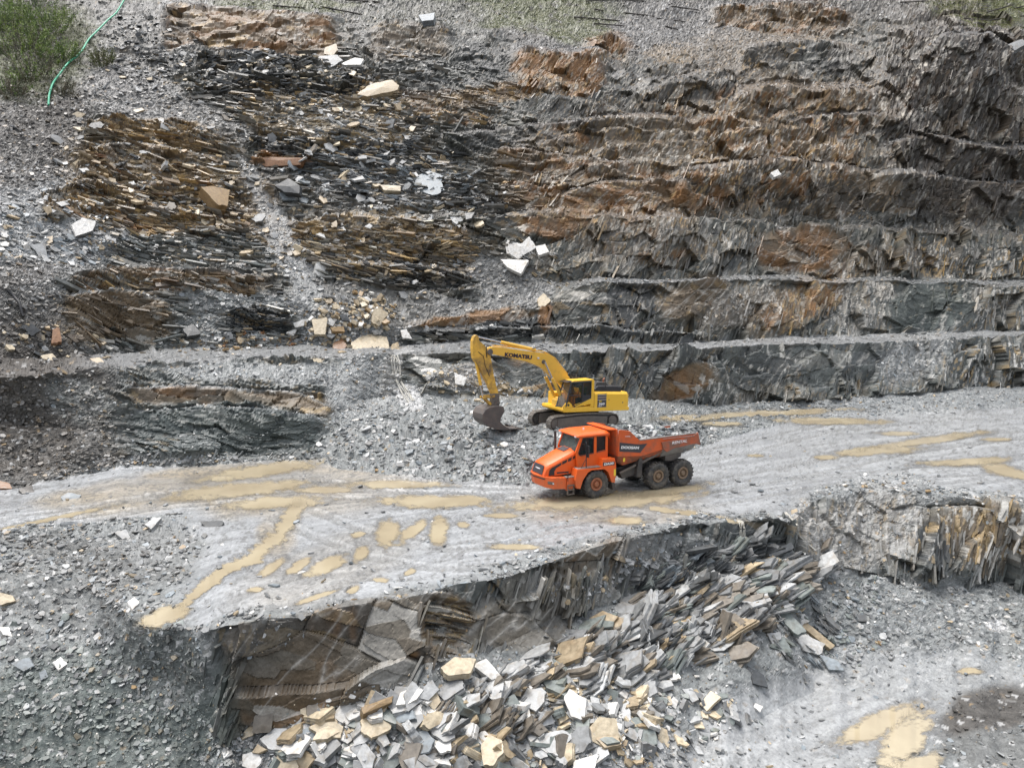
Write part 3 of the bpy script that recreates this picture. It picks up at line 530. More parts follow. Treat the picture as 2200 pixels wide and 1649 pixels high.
# ------------------------------------------------------------------ colours of rock, gravel, soil
def mixc(a, b, w): return a * (1 - w[..., None]) + np.asarray(b, np.float32) * w[..., None]
def pick(p, r, soft=.06): return sstep(r - soft, r + soft, p)
sel = lambda k, a, b, c: a[0][k] * cl + b[0][k] * bd + c[0][k] * bl
big = .5 * sel(3, cv1, bd1, bk1) + .5 * sel(3, cv0, bd0, bk1); mid = sel(3, cv2, bd2, bk1); fin = sel(3, cv3, bd3, bk2); big2 = .5 * sel(1, cv1, bd1, bk1) + .5 * sel(1, cv0, bd0, bk1); mid2 = sel(2, cv2, bd2, bk1)
n_lo = vnoise(S_ / 2.1 + 1.5 * wx, T_ / 1.4 + 1.5 * wy, 101); n_hi = fbm(S_ / .5, T_ / .3, 103, 4)
rnd = (.45 * big + .35 * mid + .2 * n_lo); rnd = np.clip((rnd - .5) * 1.9 + .5, 0, 1)
rnd2 = np.clip(((.4 * big2 + .4 * mid2 + .2 * n_lo) - .5) * 1.9 + .5, 0, 1); rnd3 = np.clip((.5 * mid + .5 * fin - .5) * 1.6 + .5, 0, 1)
C = np.empty((NR, NC, 3), np.float32); C[:] = (.092, .100, .095)
C = mixc(C, (.145, .14, .122), pick(.35 + 0 * rnd, rnd2) * (1 - .7 * bl))
C = mixc(C, (.14, .105, .068), F['warm'] * np.clip(pick(.75 + 0 * rnd, rnd3, .2) + .6 * bl, 0, 1))
C = mixc(C, (.040, .044, .046), pick(.15 + .8 * F['dark'], rnd, .12) * (.35 + .6 * F['dark']))
C = mixc(C, (.10, .125, .115), F['green'] * .7)
C = mixc(C, (.36, .27, .15), pick(F['tan'], rnd3, .1) * .9)
C = mixc(C, (.20, .108, .045), pick(F['rust'] * .95, 1 - rnd2 * .6 - .2 * n_lo - .2 * vnoise(S_ / .3 + .12 * T_, T_ / 2.6, 107), .2) * .8)
C = mixc(C, (.42, .41, .38), pick(F['pale'], 1 - rnd3, .08) * .9)
C = C * (1 - F['gdark'][..., None] * .5 + F['gdark'][..., None] * .5 * np.array([.98, .84, .68], np.float32))
C = mixc(C, (.062, .052, .043), F['steep'] * .7 * pick(.8 + 0 * rnd, rnd3, .1))
# pale quartz seams and rain-washed streaks
seam = np.exp(-np.abs(fbm((S_ * math.cos(R(60)) + T_ * math.sin(R(60))) / 6, (-S_ * math.sin(R(60)) + T_ * math.cos(R(60))) / .9, 111, 3)) * 26)
C = mixc(C, (.46, .44, .40), seam * .75 * sstep(.4, .65, vnoise(S_ / 4, T_ / 4, 112)))
C *= (1 + .35 * n_hi + .35 * (fin - .5))[..., None]
G = np.empty((NR, NC, 3), np.float32); G[:] = (.176, .185, .182)
G = mixc(G, (.074, .067, .059), F['gdark'])
G = mixc(G, (.40, .40, .395), F['gpale'] * (1 - .45 * F['gdark']))
G = mixc(G, (.088, .104, .097), F['green'] * .9)
G = mixc(G, (.06, .053, .046), F['soil'])
G = mixc(G, (.30, .21, .11), F['tan'] * .5); G = mixc(G, (.20, .11, .05), F['rust'] * .35); G = mixc(G, (.11, .115, .12), F['dark'] * .5)
spk = np.clip((.6 * g2[0][3] + .4 * g1[0][3]) * 1.25, 0, 1)
G *= (.66 + .5 * spk + .25 * n_hi)[..., None]
G = mixc(G, (.50, .50, .49), pick(.05 + .08 * F['gpale'] - .02 * F['soil'], 1 - g2[0][2] + 0 * spk, .01) * .6)
G = mixc(G, (.33, .23, .12), pick(.006 + .1 * F['tan'], 1 - g2[0][1], .01) * .7)
G = mixc(G, (.12, .135, .05), F['grass'] * sstep(.3, .6, vnoise(S_ / .8, T_ / .8, 121) + .2))
M_ = np.empty((NR, NC, 3), np.float32); M_[:] = (.275, .283, .288)
M_ = mixc(M_, (.34, .345, .34), F['gpale']); M_ = mixc(M_, (.30, .24, .15), np.clip(F['wetmud'] * (.35 + .8 * n_lo), 0, .8))
M_ *= (.78 + .44 * vnoise((Y - .45 * X) / .35, (X + .4 * Y) / 6, 131) + .14 * fbm(S_ / .6, Y / .6, 133, 4))[..., None]
M_ = mixc(M_, (.19, .19, .183), rt * .55); M_ = mixc(M_, (.32, .325, .32), rdge * .4)
M_ = mixc(M_, (.14, .14, .135), pick(.06 + .16 * sstep(.5, .8, n_lo), 1 - spk, .02) * .6)
# debris lies on what is flat enough to hold it
hold = sstep(.74, .94, NQ[..., 2]) * (1 - .6 * bl) * (1 - .8 * F['steep'])
gw = np.clip((1 - rk) + rk * hold * .8, 0, 1)
gcol = G * (1 - rd[..., None]) + M_ * rd[..., None]
C = C * (1 - gw[..., None]) + gcol * gw[..., None]
C = C * (1 - .38 * np.clip(hol2 - hol, 0, 1))[..., None]
C = mixc(C, (.24, .205, .15), hol * .7)
C = np.clip(C, .012, .8)
WET = np.clip(.50 - .2 * hol2 - .22 * rd - .12 * F['wetmud'] + .12 * (mid - .5) + .1 * F['soil'], .22, .75)

# ------------------------------------------------------------------ materials
def new_mat(name):
    m = bpy.data.materials.new(name); m.use_nodes = True
    nt = m.node_tree; b = nt.nodes['Principled BSDF']
    return m, nt, b
def ground_mat():
    m, nt, b = new_mat('wet_slate')
    ca = nt.nodes.new('ShaderNodeAttribute'); ca.attribute_name = 'rock_colour'
    cw = nt.nodes.new('ShaderNodeAttribute'); cw.attribute_name = 'dryness'
    tc = nt.nodes.new('ShaderNodeTexCoord')
    mp = nt.nodes.new('ShaderNodeMapping'); mp.inputs['Scale'].default_value = (1, .8, 1)
    nz = nt.nodes.new('ShaderNodeTexNoise'); nz.inputs['Scale'].default_value = 7; nz.inputs['Detail'].default_value = 6; nz.inputs['Roughness'].default_value = .65
    vo = nt.nodes.new('ShaderNodeTexVoronoi'); vo.inputs['Scale'].default_value = 6; vo.feature = 'F1'
    rmp = nt.nodes.new('ShaderNodeMapRange'); rmp.inputs[1].default_value = .25; rmp.inputs[2].default_value = .75; rmp.inputs[3].default_value = .68; rmp.inputs[4].default_value = 1.32
    mul = nt.nodes.new('ShaderNodeVectorMath'); mul.operation = 'SCALE'
    bp = nt.nodes.new('ShaderNodeBump'); bp.inputs['Strength'].default_value = .35; bp.inputs['Distance'].default_value = .06
    add = nt.nodes.new('ShaderNodeMath'); add.operation = 'ADD'
    b.inputs['Specular IOR Level'].default_value = .3
    ln = nt.links.new
    ln(tc.outputs['Object'], mp.inputs[0]); ln(mp.outputs[0], nz.inputs['Vector']); ln(mp.outputs[0], vo.inputs['Vector'])
    ln(nz.outputs['Fac'], rmp.inputs[0]); ln(ca.outputs['Color'], mul.inputs[0]); ln(rmp.outputs[0], mul.inputs['Scale'])
    ln(mul.outputs[0], b.inputs['Base Color']); ln(cw.outputs['Fac'], b.inputs['Roughness'])
    ln(nz.outputs['Fac'], add.inputs[0]); ln(vo.outputs['Distance'], add.inputs[1]); ln(add.outputs[0], bp.inputs['Height']); ln(bp.outputs[0], b.inputs['Normal'])
    return m
MAT_GROUND = ground_mat()

def grid_mesh(name, r0, r1):
    q = Q[r0:r1 + 1]; n, mcol = q.shape[0], q.shape[1]
    me = bpy.data.meshes.new(name)
    idx = np.arange(n * mcol).reshape(n, mcol)
    f = np.stack([idx[:-1, :-1], idx[:-1, 1:], idx[1:, 1:], idx[1:, :-1]], -1).reshape(-1, 4)
    me.vertices.add(n * mcol); me.vertices.foreach_set('co', q.reshape(-1).astype(np.float32))
    me.loops.add(f.size); me.loops.foreach_set('vertex_index', f.reshape(-1).astype(np.int32))
    me.polygons.add(len(f)); me.polygons.foreach_set('loop_start', np.arange(0, f.size, 4, dtype=np.int32))
    me.polygons.foreach_set('use_smooth', np.zeros(len(f), bool)); me.update()
    a = me.attributes.new('rock_colour', 'FLOAT_COLOR', 'POINT')
    c4 = np.ones((n * mcol, 4), np.float32); c4[:, :3] = C[r0:r1 + 1].reshape(-1, 3)
    a.data.foreach_set('color', c4.reshape(-1))
    w = me.attributes.new('dryness', 'FLOAT', 'POINT'); w.data.foreach_set('value', WET[r0:r1 + 1].reshape(-1).astype(np.float32))
    me.materials.append(MAT_GROUND)
    return me
def rowof(line): return band_rows[BAND[line]][0]
SETTING = [('pit_floor', 'pit_low', 'face_foot'), ('lower_rock_face', 'face_foot', 'road_edge'), ('haul_road', 'road_edge', 'mound_toe'), ('rubble_bank', 'mound_toe', 'face1_foot'),
           ('first_bench_face', 'face1_foot', 'face1_top'), ('bench_path', 'face1_top', 'face2_foot'), ('second_bench_face', 'face2_foot', 'face3_foot'), ('third_bench_face', 'face3_foot', 'face4_foot'), ('quarry_wall', 'face4_foot', 'slope_c'), ('hillside', 'slope_c', None)]
for nm, a, b in SETTING:
    o = link(nm, grid_mesh(nm, rowof(a), rowof(b) if b else NR - 1)); tag(o, kind='structure')

# detailed surface lookup for placing things: nearest grid vertex of a photo survey point
_colidx = lambda u: int(np.clip(np.searchsorted(ucols, u), 0, NC - 1))
def surf(u, v):
    c = _colidx(u); r = int(np.argmin(np.abs(V[:, c] - v)))
    return Vector(Q[r, c]), Vector(N0[r, c])

# ------------------------------------------------------------------ puddles
def water_mat():
    m, nt, b = new_mat('muddy_water')
    tc = nt.nodes.new('ShaderNodeTexCoord'); nz = nt.nodes.new('ShaderNodeTexNoise'); nz.inputs['Scale'].default_value = .35; nz.inputs['Detail'].default_value = 4
    cr = nt.nodes.new('ShaderNodeValToRGB')
    cr.color_ramp.elements[0].position = .35; cr.color_ramp.elements[0].color = (.33, .275, .185, 1)
    cr.color_ramp.elements[1].position = .65; cr.color_ramp.elements[1].color = (.43, .37, .255, 1)
    nt.links.new(tc.outputs['Object'], nz.inputs['Vector']); nt.links.new(nz.outputs['Fac'], cr.inputs[0]); nt.links.new(cr.outputs[0], b.inputs['Base Color'])
    n2 = nt.nodes.new('ShaderNodeTexNoise'); n2.inputs['Scale'].default_value = 9; bp = nt.nodes.new('ShaderNodeBump'); bp.inputs['Strength'].default_value = .06; bp.inputs['Distance'].default_value = .05
    nt.links.new(tc.outputs['Object'], n2.inputs['Vector']); nt.links.new(n2.outputs['Fac'], bp.inputs['Height']); nt.links.new(bp.outputs[0], b.inputs['Normal'])
    b.inputs['Roughness'].default_value = .05
    at = nt.nodes.new('ShaderNodeAttribute'); at.attribute_name = 'water_depth'; sm_ = nt.nodes.new('ShaderNodeMapRange'); sm_.interpolation_type = 'SMOOTHSTEP'
    sm_.inputs[1].default_value = -.3; sm_.inputs[2].default_value = .3; sm_.inputs[4].default_value = .92; nt.links.new(at.outputs['Fac'], sm_.inputs[0]); nt.links.new(sm_.outputs[0], b.inputs['Alpha'])
    return m
MAT_WATER = water_mat()
for d, lab in PUDDLES:
    st = 1.6
    if d[0] == 'e': cx, cy, r1, r2 = d[1], d[2], max(d[3], d[4]) * 1.35 + 4, max(d[3] * abs(math.sin(R(d[5]))), d[4]) * 1.5 + 4; b = (cx - r1, cx + r1, cy - r2, cy + r2)
    else:
        xs = [p[0] for p in d[1]]; ys = [p[1] for p in d[1]]; b = (min(xs) - 30, max(xs) + 30, min(ys) - 30, max(ys) + 30)
    uu, vv = np.meshgrid(np.arange(b[0], b[1], st), np.arange(b[2], b[3], st * .6))
    pfv = pud_field(d, uu, vv); on = pfv > -.3
    pts = ground(uu, vv); pts[..., 2] -= .012
    cellon = on[:-1, :-1] & on[1:, :-1] & on[:-1, 1:] & on[1:, 1:]
    if not cellon.any(): continue
    idx = np.arange(uu.size).reshape(uu.shape)
    f = np.stack([idx[:-1, :-1][cellon], idx[1:, :-1][cellon], idx[1:, 1:][cellon], idx[:-1, 1:][cellon]], -1)
    us, inv = np.unique(f, return_inverse=True)
    me = bpy.data.meshes.new('puddle'); me.from_pydata(pts.reshape(-1, 3)[us].tolist(), [], inv.reshape(-1, 4).tolist()); me.materials.append(MAT_WATER)
    at_ = me.attributes.new('water_depth', 'FLOAT', 'POINT'); at_.data.foreach_set('value', pfv.reshape(-1)[us].astype(np.float32))
    for p_ in me.polygons: p_.use_smooth = True
    o = link('puddle', me); tag(o, label=lab, kind='structure')
# ------------------------------------------------------------------ loose slate: slabs one can pick apart, and rubble nobody could count
def slab_mat(name, scale):
    m, nt, b = new_mat(name)
    ca = nt.nodes.new('ShaderNodeAttribute'); ca.attribute_name = 'rock_colour'
    tc = nt.nodes.new('ShaderNodeTexCoord'); nz = nt.nodes.new('ShaderNodeTexNoise'); nz.inputs['Scale'].default_value = scale; nz.inputs['Detail'].default_value = 5; nz.inputs['Roughness'].default_value = .6
    rmp = nt.nodes.new('ShaderNodeMapRange'); rmp.inputs[1].default_value = .25; rmp.inputs[2].default_value = .75; rmp.inputs[3].default_value = .62; rmp.inputs[4].default_value = 1.3
    mul = nt.nodes.new('ShaderNodeVectorMath'); mul.operation = 'SCALE'
    r2 = nt.nodes.new('ShaderNodeMapRange'); r2.inputs[1].default_value = .3; r2.inputs[2].default_value = .7; r2.inputs[3].default_value = .28; r2.inputs[4].default_value = .6
    bp = nt.nodes.new('ShaderNodeBump'); bp.inputs['Strength'].default_value = .4; bp.inputs['Distance'].default_value = .03
    ln = nt.links.new
    ln(tc.outputs['Object'], nz.inputs['Vector']); ln(nz.outputs['Fac'], rmp.inputs[0]); ln(ca.outputs['Color'], mul.inputs[0]); ln(rmp.outputs[0], mul.inputs['Scale']); n3 = nt.nodes.new('ShaderNodeTexNoise'); n3.inputs['Scale'].default_value = scale * .35; n3.inputs['Detail'].default_value = 3; n3.inputs['Distortion'].default_value = 1.2
    r3 = nt.nodes.new('ShaderNodeMapRange'); r3.inputs[1].default_value = .5; r3.inputs[2].default_value = .72; r3.inputs[3].default_value = 0; r3.inputs[4].default_value = .55
    mx = nt.nodes.new('ShaderNodeMix'); mx.data_type = 'RGBA'; mx.blend_type = 'MULTIPLY'; mx.inputs['B'].default_value = (.62, .5, .36, 1)
    ln(tc.outputs['Object'], n3.inputs['Vector']); ln(n3.outputs['Fac'], r3.inputs[0]); ln(r3.outputs[0], mx.inputs['Factor']); ln(mul.outputs[0], mx.inputs['A']); ln(mx.outputs['Result'], b.inputs['Base Color'])
    ln(nz.outputs['Fac'], r2.inputs[0]); ln(r2.outputs[0], b.inputs['Roughness']); ln(nz.outputs['Fac'], bp.inputs['Height']); ln(bp.outputs[0], b.inputs['Normal'])
    return m
MAT_SLAB = slab_mat('split_slate', 5.0)
MAT_CHIP = slab_mat('slate_chips', 3.0)
PAL = {'grey': (.19, .195, .195), 'blue': (.20, .225, .24), 'green': (.17, .19, .178), 'dark': (.06, .064, .066), 'pale': (.36, .365, .36), 'white': (.56, .55, .52), 'cream': (.46, .39, .275),
       'tan': (.32, .255, .165), 'ochre': (.26, .175, .085), 'rust': (.22, .11, .05), 'brown': (.165, .145, .118), 'soil': (.065, .058, .05)}
WORD = {'grey': 'mid grey', 'blue': 'blue grey', 'green': 'greenish grey', 'dark': 'dark', 'pale': 'pale grey', 'white': 'white', 'cream': 'cream', 'tan': 'tan', 'ochre': 'ochre', 'rust': 'rusty orange', 'brown': 'brown', 'soil': 'dark brown'}

def set_cols(me, cols):
    a = me.attributes.new('rock_colour', 'FLOAT_COLOR', 'POINT')
    c4 = np.ones((len(cols), 4), np.float32); c4[:, :3] = cols
    a.data.foreach_set('color', c4.reshape(-1))

def slab_mesh(top, nrm, thick, colour, rg, layers=3):
    """a broken slate plate: a ragged outline, split into a few sheets that do not quite line up"""
    top = np.asarray(top, float); nrm = np.asarray(nrm, float); n0 = len(top)
    pts = []
    c = top.mean(0); size = np.linalg.norm(top - c, axis=1).mean()
    for i in range(n0):                                     # ragged edge
        a, b = top[i], top[(i + 1) % n0]
        ln_ = np.linalg.norm(b - a)
        if layers == 1: pts.append(a); fs_ = (.5,) if ln_ > size * .7 else ()
        else: pts.append(a + (b - a) * rg.uniform(.03, .14)); fs_ = (.3, .5, .72, .93) if ln_ > size * .6 else (.5, .9)
        for f in fs_: pts.append(a + (b - a) * (f + rg.uniform(-.07, .07)) + (c - a) * rg.uniform(-.03, .09))
    pts = np.array(pts); n = len(pts)
    vs = []; faces = []; cols = []
    col = np.array(PAL[colour]) if isinstance(colour, str) else np.array(colour)
    col = col * rg.uniform(.88, 1.12)
    lv = []
    hs = [0.0]
    for k in range(layers):
        h0, h1 = -thick * k / layers, -thick * (k + .82) / layers
        s = 1 + (rg.uniform(-.03, .05) if k else 0); off = (rg.uniform(-.03, .03, 3) * size if k else 0)
        ring = c + (pts - c) * s * (1 + rg.uniform(-.02, .02, (n, 1))) + off
        lv.append(ring + nrm * h0); lv.append(ring * 1.0 + nrm * h1)
    for k, ring in enumerate(lv):
        vs.extend(ring.tolist()); sh = rg.uniform(.75, 1.1) if k else 1.0
        cols.extend((np.tile(col * sh, (n, 1)) * rg.uniform(.9, 1.1, (n, 1))).tolist())
    for k in range(len(lv) - 1):
        for i in range(n):
            j = (i + 1) % n
            faces.append((k * n + i, (k + 1) * n + i, (k + 1) * n + j, k * n + j))
    cen = len(vs); vs.append((c + nrm * thick * rg.uniform(-.03, .12)).tolist()); cols.append((col * 1.03).tolist())
    for i in range(n): faces.append((cen, i, (i + 1) % n))
    faces.append(tuple(range((len(lv) - 1) * n, len(lv) * n)))
    return vs, faces, np.array(cols)

def layered(d, rg):
    vs, fs, cs = [], [], []
    for top, t, c in d['sheets']:
        a, f, c_ = slab_mesh(top, d['n'], t, c, rg, 1); k = len(vs); vs += a; fs += [tuple(i + k for i in q) for q in f]; cs.append(c_)
    return vs, fs, np.concatenate(cs)
def make_slab(top, nrm, thick, colour, rg, name, layers=3, d=None):
    vs, faces, cols = layered(d, rg) if d and d['sheets'] else slab_mesh(top, nrm, thick, colour, rg, layers)
    c = np.mean(np.array(top), 0)
    me = bpy.data.meshes.new(name); me.from_pydata((np.array(vs) - c).tolist(), [], faces)
    set_cols(me, cols); me.materials.append(MAT_SLAB); me.update()
    bm = bmesh.new(); bm.from_mesh(me); bmesh.ops.recalc_face_normals(bm, faces=bm.faces); bm.to_mesh(me); bm.free()
    o = link(name, me); o.location = c
    return o

# measured slabs: outline, colour, thickness as a share of the size, label
HAND = [
 ([(1167,1415),(1186,1412),(1240,1446),(1234,1459),(1211,1461)],'green',.15,'pale green slab lying across the middle of the lower pile'),
 ([(730,1512),(750,1510),(776,1529),(745,1556),(712,1540)],'white',.25,'white slab at the left end of the lower pile, below the brown face'),
 ([(774,1546),(801,1527),(832,1532),(844,1563),(800,1585),(777,1573)],'cream',.3,'big cream block with rusty spots at the left of the lower pile'),
 ([(842,1527),(886,1524),(893,1541),(845,1556)],'blue',.3,'blue grey block behind the cream one in the lower pile'),
 ([(918,1543),(964,1514),(1003,1493),(998,1512),(942,1563),(923,1567)],'pale',.3,'long pale wedge pointing up to the right in the lower pile'),
 ([(886,1575),(913,1564),(934,1588),(922,1614),(889,1621)],'blue',.2,'light blue grey slab near the bottom left of the lower pile'),
 ([(928,1594),(966,1563),(969,1611),(947,1618)],'white',.15,'white triangular slab standing beside a light blue grey one'),
 ([(967,1544),(1007,1535),(996,1580),(962,1573)],'green',.15,'greenish slab right behind the white triangular slab'),
 ([(823,1609),(879,1585),(891,1619),(866,1631),(842,1655),(818,1655)],'green',.25,'dark green slab at the bottom edge left of centre'),
 ([(1209,1500),(1251,1496),(1246,1543),(1235,1536)],'tan',.12,'tan grey triangular slab standing up in the lower pile'),
 ([(1201,1510),(1218,1507),(1232,1560),(1201,1553)],'white',.15,'white upright slab left of the tan triangular one'),
 ([(1235,1544),(1268,1539),(1264,1570),(1238,1567)],'green',.15,'small green slab right below the tan triangular one'),
 ([(1159,1578),(1205,1566),(1234,1578),(1200,1624),(1155,1604)],'pale',.15,'large pale slab low in the middle of the lower pile'),
 ([(1230,1634),(1288,1617),(1276,1655),(1230,1655)],'white',.2,'white slab cut by the bottom edge of the lower pile'),
 ([(1023,1577),(1055,1563),(1071,1595),(1042,1604)],'tan',.25,'tan slab near the bottom, between white slabs'),
 ([(945,1434),(974,1410),(1024,1413),(1013,1445),(964,1451)],'cream',.3,'broad cream slab leaning at the foot of the tan rib of the lower face'),
 ([(1023,1476),(1035,1456),(1064,1480),(1045,1499)],'white',.2,'bright white broken slab in the upper left of the lower pile'),
 ([(774,1519),(845,1493),(843,1507),(781,1533)],'ochre',.6,'ochre edged layered slab behind the white and cream blocks'),
 ([(1308,1577),(1352,1563),(1329,1590)],'tan',.2,'small tan slab right of centre in the lower pile'),
 ([(1403,1493),(1437,1499),(1430,1516),(1408,1509)],'green',.2,'pale green slab at the right side of the lower pile'),
 ([(1430,1441),(1449,1430),(1464,1456),(1442,1461)],'white',.2,'white slab at the upper right side of the lower pile'),
 ([(1371,1491),(1373,1514),(1345,1519),(1350,1498)],'tan',.3,'tan rounded slab at the right of the lower pile'),
 ([(520,1619),(556,1610),(563,1636),(544,1655),(520,1645)],'white',.2,'bright white rock at the bottom edge left of the lower pile'),
 ([(662,1561),(705,1539),(738,1558),(731,1584),(692,1580)],'cream',.3,'cream block with a rusty rim at the left end of the lower pile'),
 ([(635,1571),(664,1559),(687,1582),(664,1611),(632,1607)],'blue',.3,'grey block in front of the cream block with the rusty rim'),
 ([(608,1621),(634,1593),(673,1615),(664,1628),(617,1634)],'white',.15,'white pinkish flat slab at the bottom left of the lower pile'),
 ([(545,1536),(586,1530),(584,1572),(542,1576)],'brown',.5,'square brown block leaning against the foot of the lower face'),
 ([(113,1422),(130,1410),(146,1424),(127,1438)],'white',.25,'white diamond shaped slab on the left gravel slope'),
 ([(22,1424),(61,1410),(75,1429),(51,1441)],'blue',.25,'blue grey slab at the left edge of the gravel slope'),
 ([(273,1292),(288,1281),(300,1293),(285,1309)],'white',.25,'white slab between the left hollow and the runnel'),
 ([(245,1143),(271,1135),(280,1154),(268,1161)],'grey',.6,'grey boulder at the top of the left hollow'),
 ([(310,1126),(329,1112),(348,1110),(325,1136)],'pale',.4,'pale slab on the edge of the road left of the runnel'),
 ([(427,1119),(478,1117),(480,1127),(444,1133)],'dark',.4,'dark flat layered slab beside the road left of the runnel'),
 ([(-8,1270),(27,1278),(33,1290),(0,1299)],'cream',.5,'cream boulder with a rusty top at the left edge'),
 ([(-4,1346),(20,1346),(27,1367),(7,1363)],'white',.3,'white block at the left edge below the cream boulder'),
 ([(83,1443),(98,1437),(104,1453),(88,1460)],'blue',.3,'small blue grey slab on the left gravel slope'),
 ([(1661,1312),(1680,1298),(1733,1354),(1711,1363)],'green',.15,'long greenish plank of slate sliding down the right end of the lower pile'),
 ([(1675,1283),(1704,1298),(1723,1314),(1697,1312)],'blue',.15,'blue grey slab on top of the long greenish plank'),
 ([(1705,1363),(1718,1356),(1774,1382),(1764,1407),(1728,1397)],'white',.12,'large white slab at the lower end of the long slate planks'),
 ([(1712,1337),(1728,1332),(1794,1385),(1785,1394),(1758,1373)],'tan',.2,'long tan edged plank above the large white slab'),
 ([(1712,1320),(1728,1317),(1740,1334),(1724,1341)],'white',.15,'small white slab lying on the slate planks'),
 ([(1651,1387),(1684,1366),(1703,1398),(1690,1402)],'green',.12,'greenish triangular slab left of the large white slab'),
 ([(1648,1360),(1677,1356),(1679,1371),(1660,1383)],'pale',.12,'pale blue slab above the greenish triangular one'),
 ([(1760,1405),(1799,1417),(1814,1439),(1782,1438)],'blue',.15,'blue grey fan of split slate below the large white slab'),
 ([(1604,1429),(1640,1447),(1652,1476),(1619,1468)],'dark',.12,'dark plate standing at the right of the lower pile'),
 ([(1834,1320),(1860,1318),(1862,1334),(1843,1334)],'dark',.4,'dark square block on the right scree beside the lower pile'),
 ([(1570,1200),(1616,1173),(1621,1188),(1585,1211)],'dark',.6,'dark squared beam of slate below the trickling water'),
 ([(1648,1190),(1701,1163),(1706,1178),(1660,1197)],'dark',.5,'dark slab at the top right of the lower pile'),
 ([(883,382),(920,366),(952,376),(948,391),(956,408),(934,420),(891,408)],'blue',.1,'large flat pale grey slab high on the slumped rock'),
 ([(1085,513),(1120,524),(1137,507),(1153,530),(1114,557),(1088,543)],'white',.35,'largest white block at the end of the rock slide'),
 ([(1148,530),(1171,524),(1180,540),(1158,549)],'white',.4,'white block right beside the largest white one'),
 ([(1075,557),(1137,558),(1119,588),(1090,574)],'white',.3,'white pointed block just below the largest white one'),
 ([(816,397),(862,399),(861,410),(825,409)],'cream',.35,'cream slab left of the large flat grey slab'),
 ([(767,202),(795,181),(842,171),(858,182),(854,194),(791,207)],'tan',.4,'tan banded boulder high on the rock slide'),
 ([(678,122),(724,117),(737,129),(709,146)],'pale',.25,'pale streaked slab at the top of the rock slide'),
 ([(731,137),(762,124),(782,127),(774,139),(742,140)],'white',.35,'white flat block right of the pale streaked slab'),
 ([(698,102),(722,93),(726,107),(715,120),(696,116)],'tan',.25,'tan split slab just below the rusty face at the top'),
 ([(540,339),(577,337),(654,339),(650,354),(570,358)],'rust',.25,'rusty orange slab beside the grey gully'),
 ([(430,402),(458,399),(494,407),(490,443),(468,440)],'ochre',.6,'square ochre block sticking out of the left outcrop'),
 ([(63,526),(98,521),(102,553),(85,555),(78,540)],'pale',.15,'pale blue angular slab on the left scree'),
 ([(151,484),(177,467),(206,475),(202,494),(163,508)],'grey',.15,'mauve grey slab above the pale angular slab on the left scree'),
 ([(589,399),(618,382),(644,397),(644,416),(611,413)],'dark',.5,'dark grey block at the foot of the dark ledges beside the gully'),
 ([(599,414),(628,412),(644,431),(608,430)],'blue',.2,'light grey slab below the dark grey block beside the gully'),
 ([(669,686),(704,680),(699,718),(676,718)],'cream',.3,'square cream block at the left of the yellow boulder pile'),
 ([(803,664),(816,659),(835,673),(815,700),(798,692)],'cream',.4,'cream block with rusty veins at the right of the yellow boulder pile'),
 ([(753,737),(785,716),(831,722),(842,752),(811,755),(757,753)],'cream',.35,'largest yellow cream block, at the bottom of the boulder pile'),
 ([(716,737),(735,725),(746,742),(729,758),(714,746)],'rust',.5,'rusty brown and grey block left of the largest yellow block'),
 ([(709,703),(738,700),(742,712),(715,711)],'ochre',.4,'ochre flat block in the middle of the yellow boulder pile'),
 ([(629,694),(655,685),(653,699),(635,703)],'white',.25,'white slab at the left fringe of the yellow boulder pile'),
 ([(614,714),(642,702),(631,720)],'white',.25,'white triangular slab below the gully'),
 ([(842,739),(855,734),(860,752),(841,755)],'tan',.5,'small tan block right of the largest yellow block'),
 ([(860,709),(873,707),(886,727),(865,726)],'white',.4,'white stone alone right of the yellow boulder pile'),
 ([(729,676),(744,674),(753,690),(735,688)],'dark',.5,'dark stone in the yellow boulder pile'),
 ([(771,641),(789,636),(800,645),(778,652)],'white',.35,'white block at the top of the yellow boulder pile'),
 ([(678,565),(694,562),(709,583),(690,601),(677,586)],'white',.45,'white rock in the middle of the grey gully'),
 ([(86,763),(112,758),(128,776),(98,781)],'cream',.2,'cream slab on the left end of the first bench'),
 ([(192,770),(214,767),(228,781),(204,781)],'tan',.25,'tan slab on the first bench right of the cream one'),
 ([(44,700),(68,694),(87,710),(68,722)],'dark',.6,'dark wet boulder at the far left above the first bench'),
 ([(113,707),(127,702),(133,733),(110,739)],'rust',.4,'upright orange brown stone beside the dark wet boulder'),
 ([(392,707),(414,694),(433,716),(404,723)],'dark',.4,'dark blue slab below the brown outcrop on the left'),
 ([(130,1067),(146,1057),(175,1062),(168,1074),(136,1077)],'blue',.4,'blue slate slab lying on the left of the haul road'),
 ([(-6,1030),(20,1037),(27,1049),(-4,1049)],'rust',.5,'orange and white stone at the left edge of the road'),
 ([(39,1050),(68,1040),(75,1056),(48,1060)],'soil',.6,'dark boulder at the left edge of the road'),
 ([(2141,106),(2197,83),(2206,94),(2160,121),(2144,117)],'grey',.3,'grey slab hanging at the top right of the dark wall'),
 ([(1655,371),(1671,363),(1679,374),(1664,381)],'white',.5,'white stone alone on a ledge of the right wall'),
 ([(1154,643),(1168,629),(1184,645),(1169,661),(1157,657)],'cream',.5,'cream nodule hanging above the rusty streak'),
 ([(898,33),(934,27),(932,43),(907,46)],'blue',.5,'blue grey boulder on the slope at the top'),
 ([(1073,966),(1105,950),(1117,954),(1092,969)],'grey',.2,'grey slab on the rubble mound left of the dump truck'),
 ([(1054,983),(1074,979),(1074,997),(1060,996)],'pale',.2,'pale slab low on the rubble mound left of the dump truck'),
 ([(976,799),(1003,811),(997,828),(978,824)],'white',.35,'white block on the mound left of the excavator stick'),
]
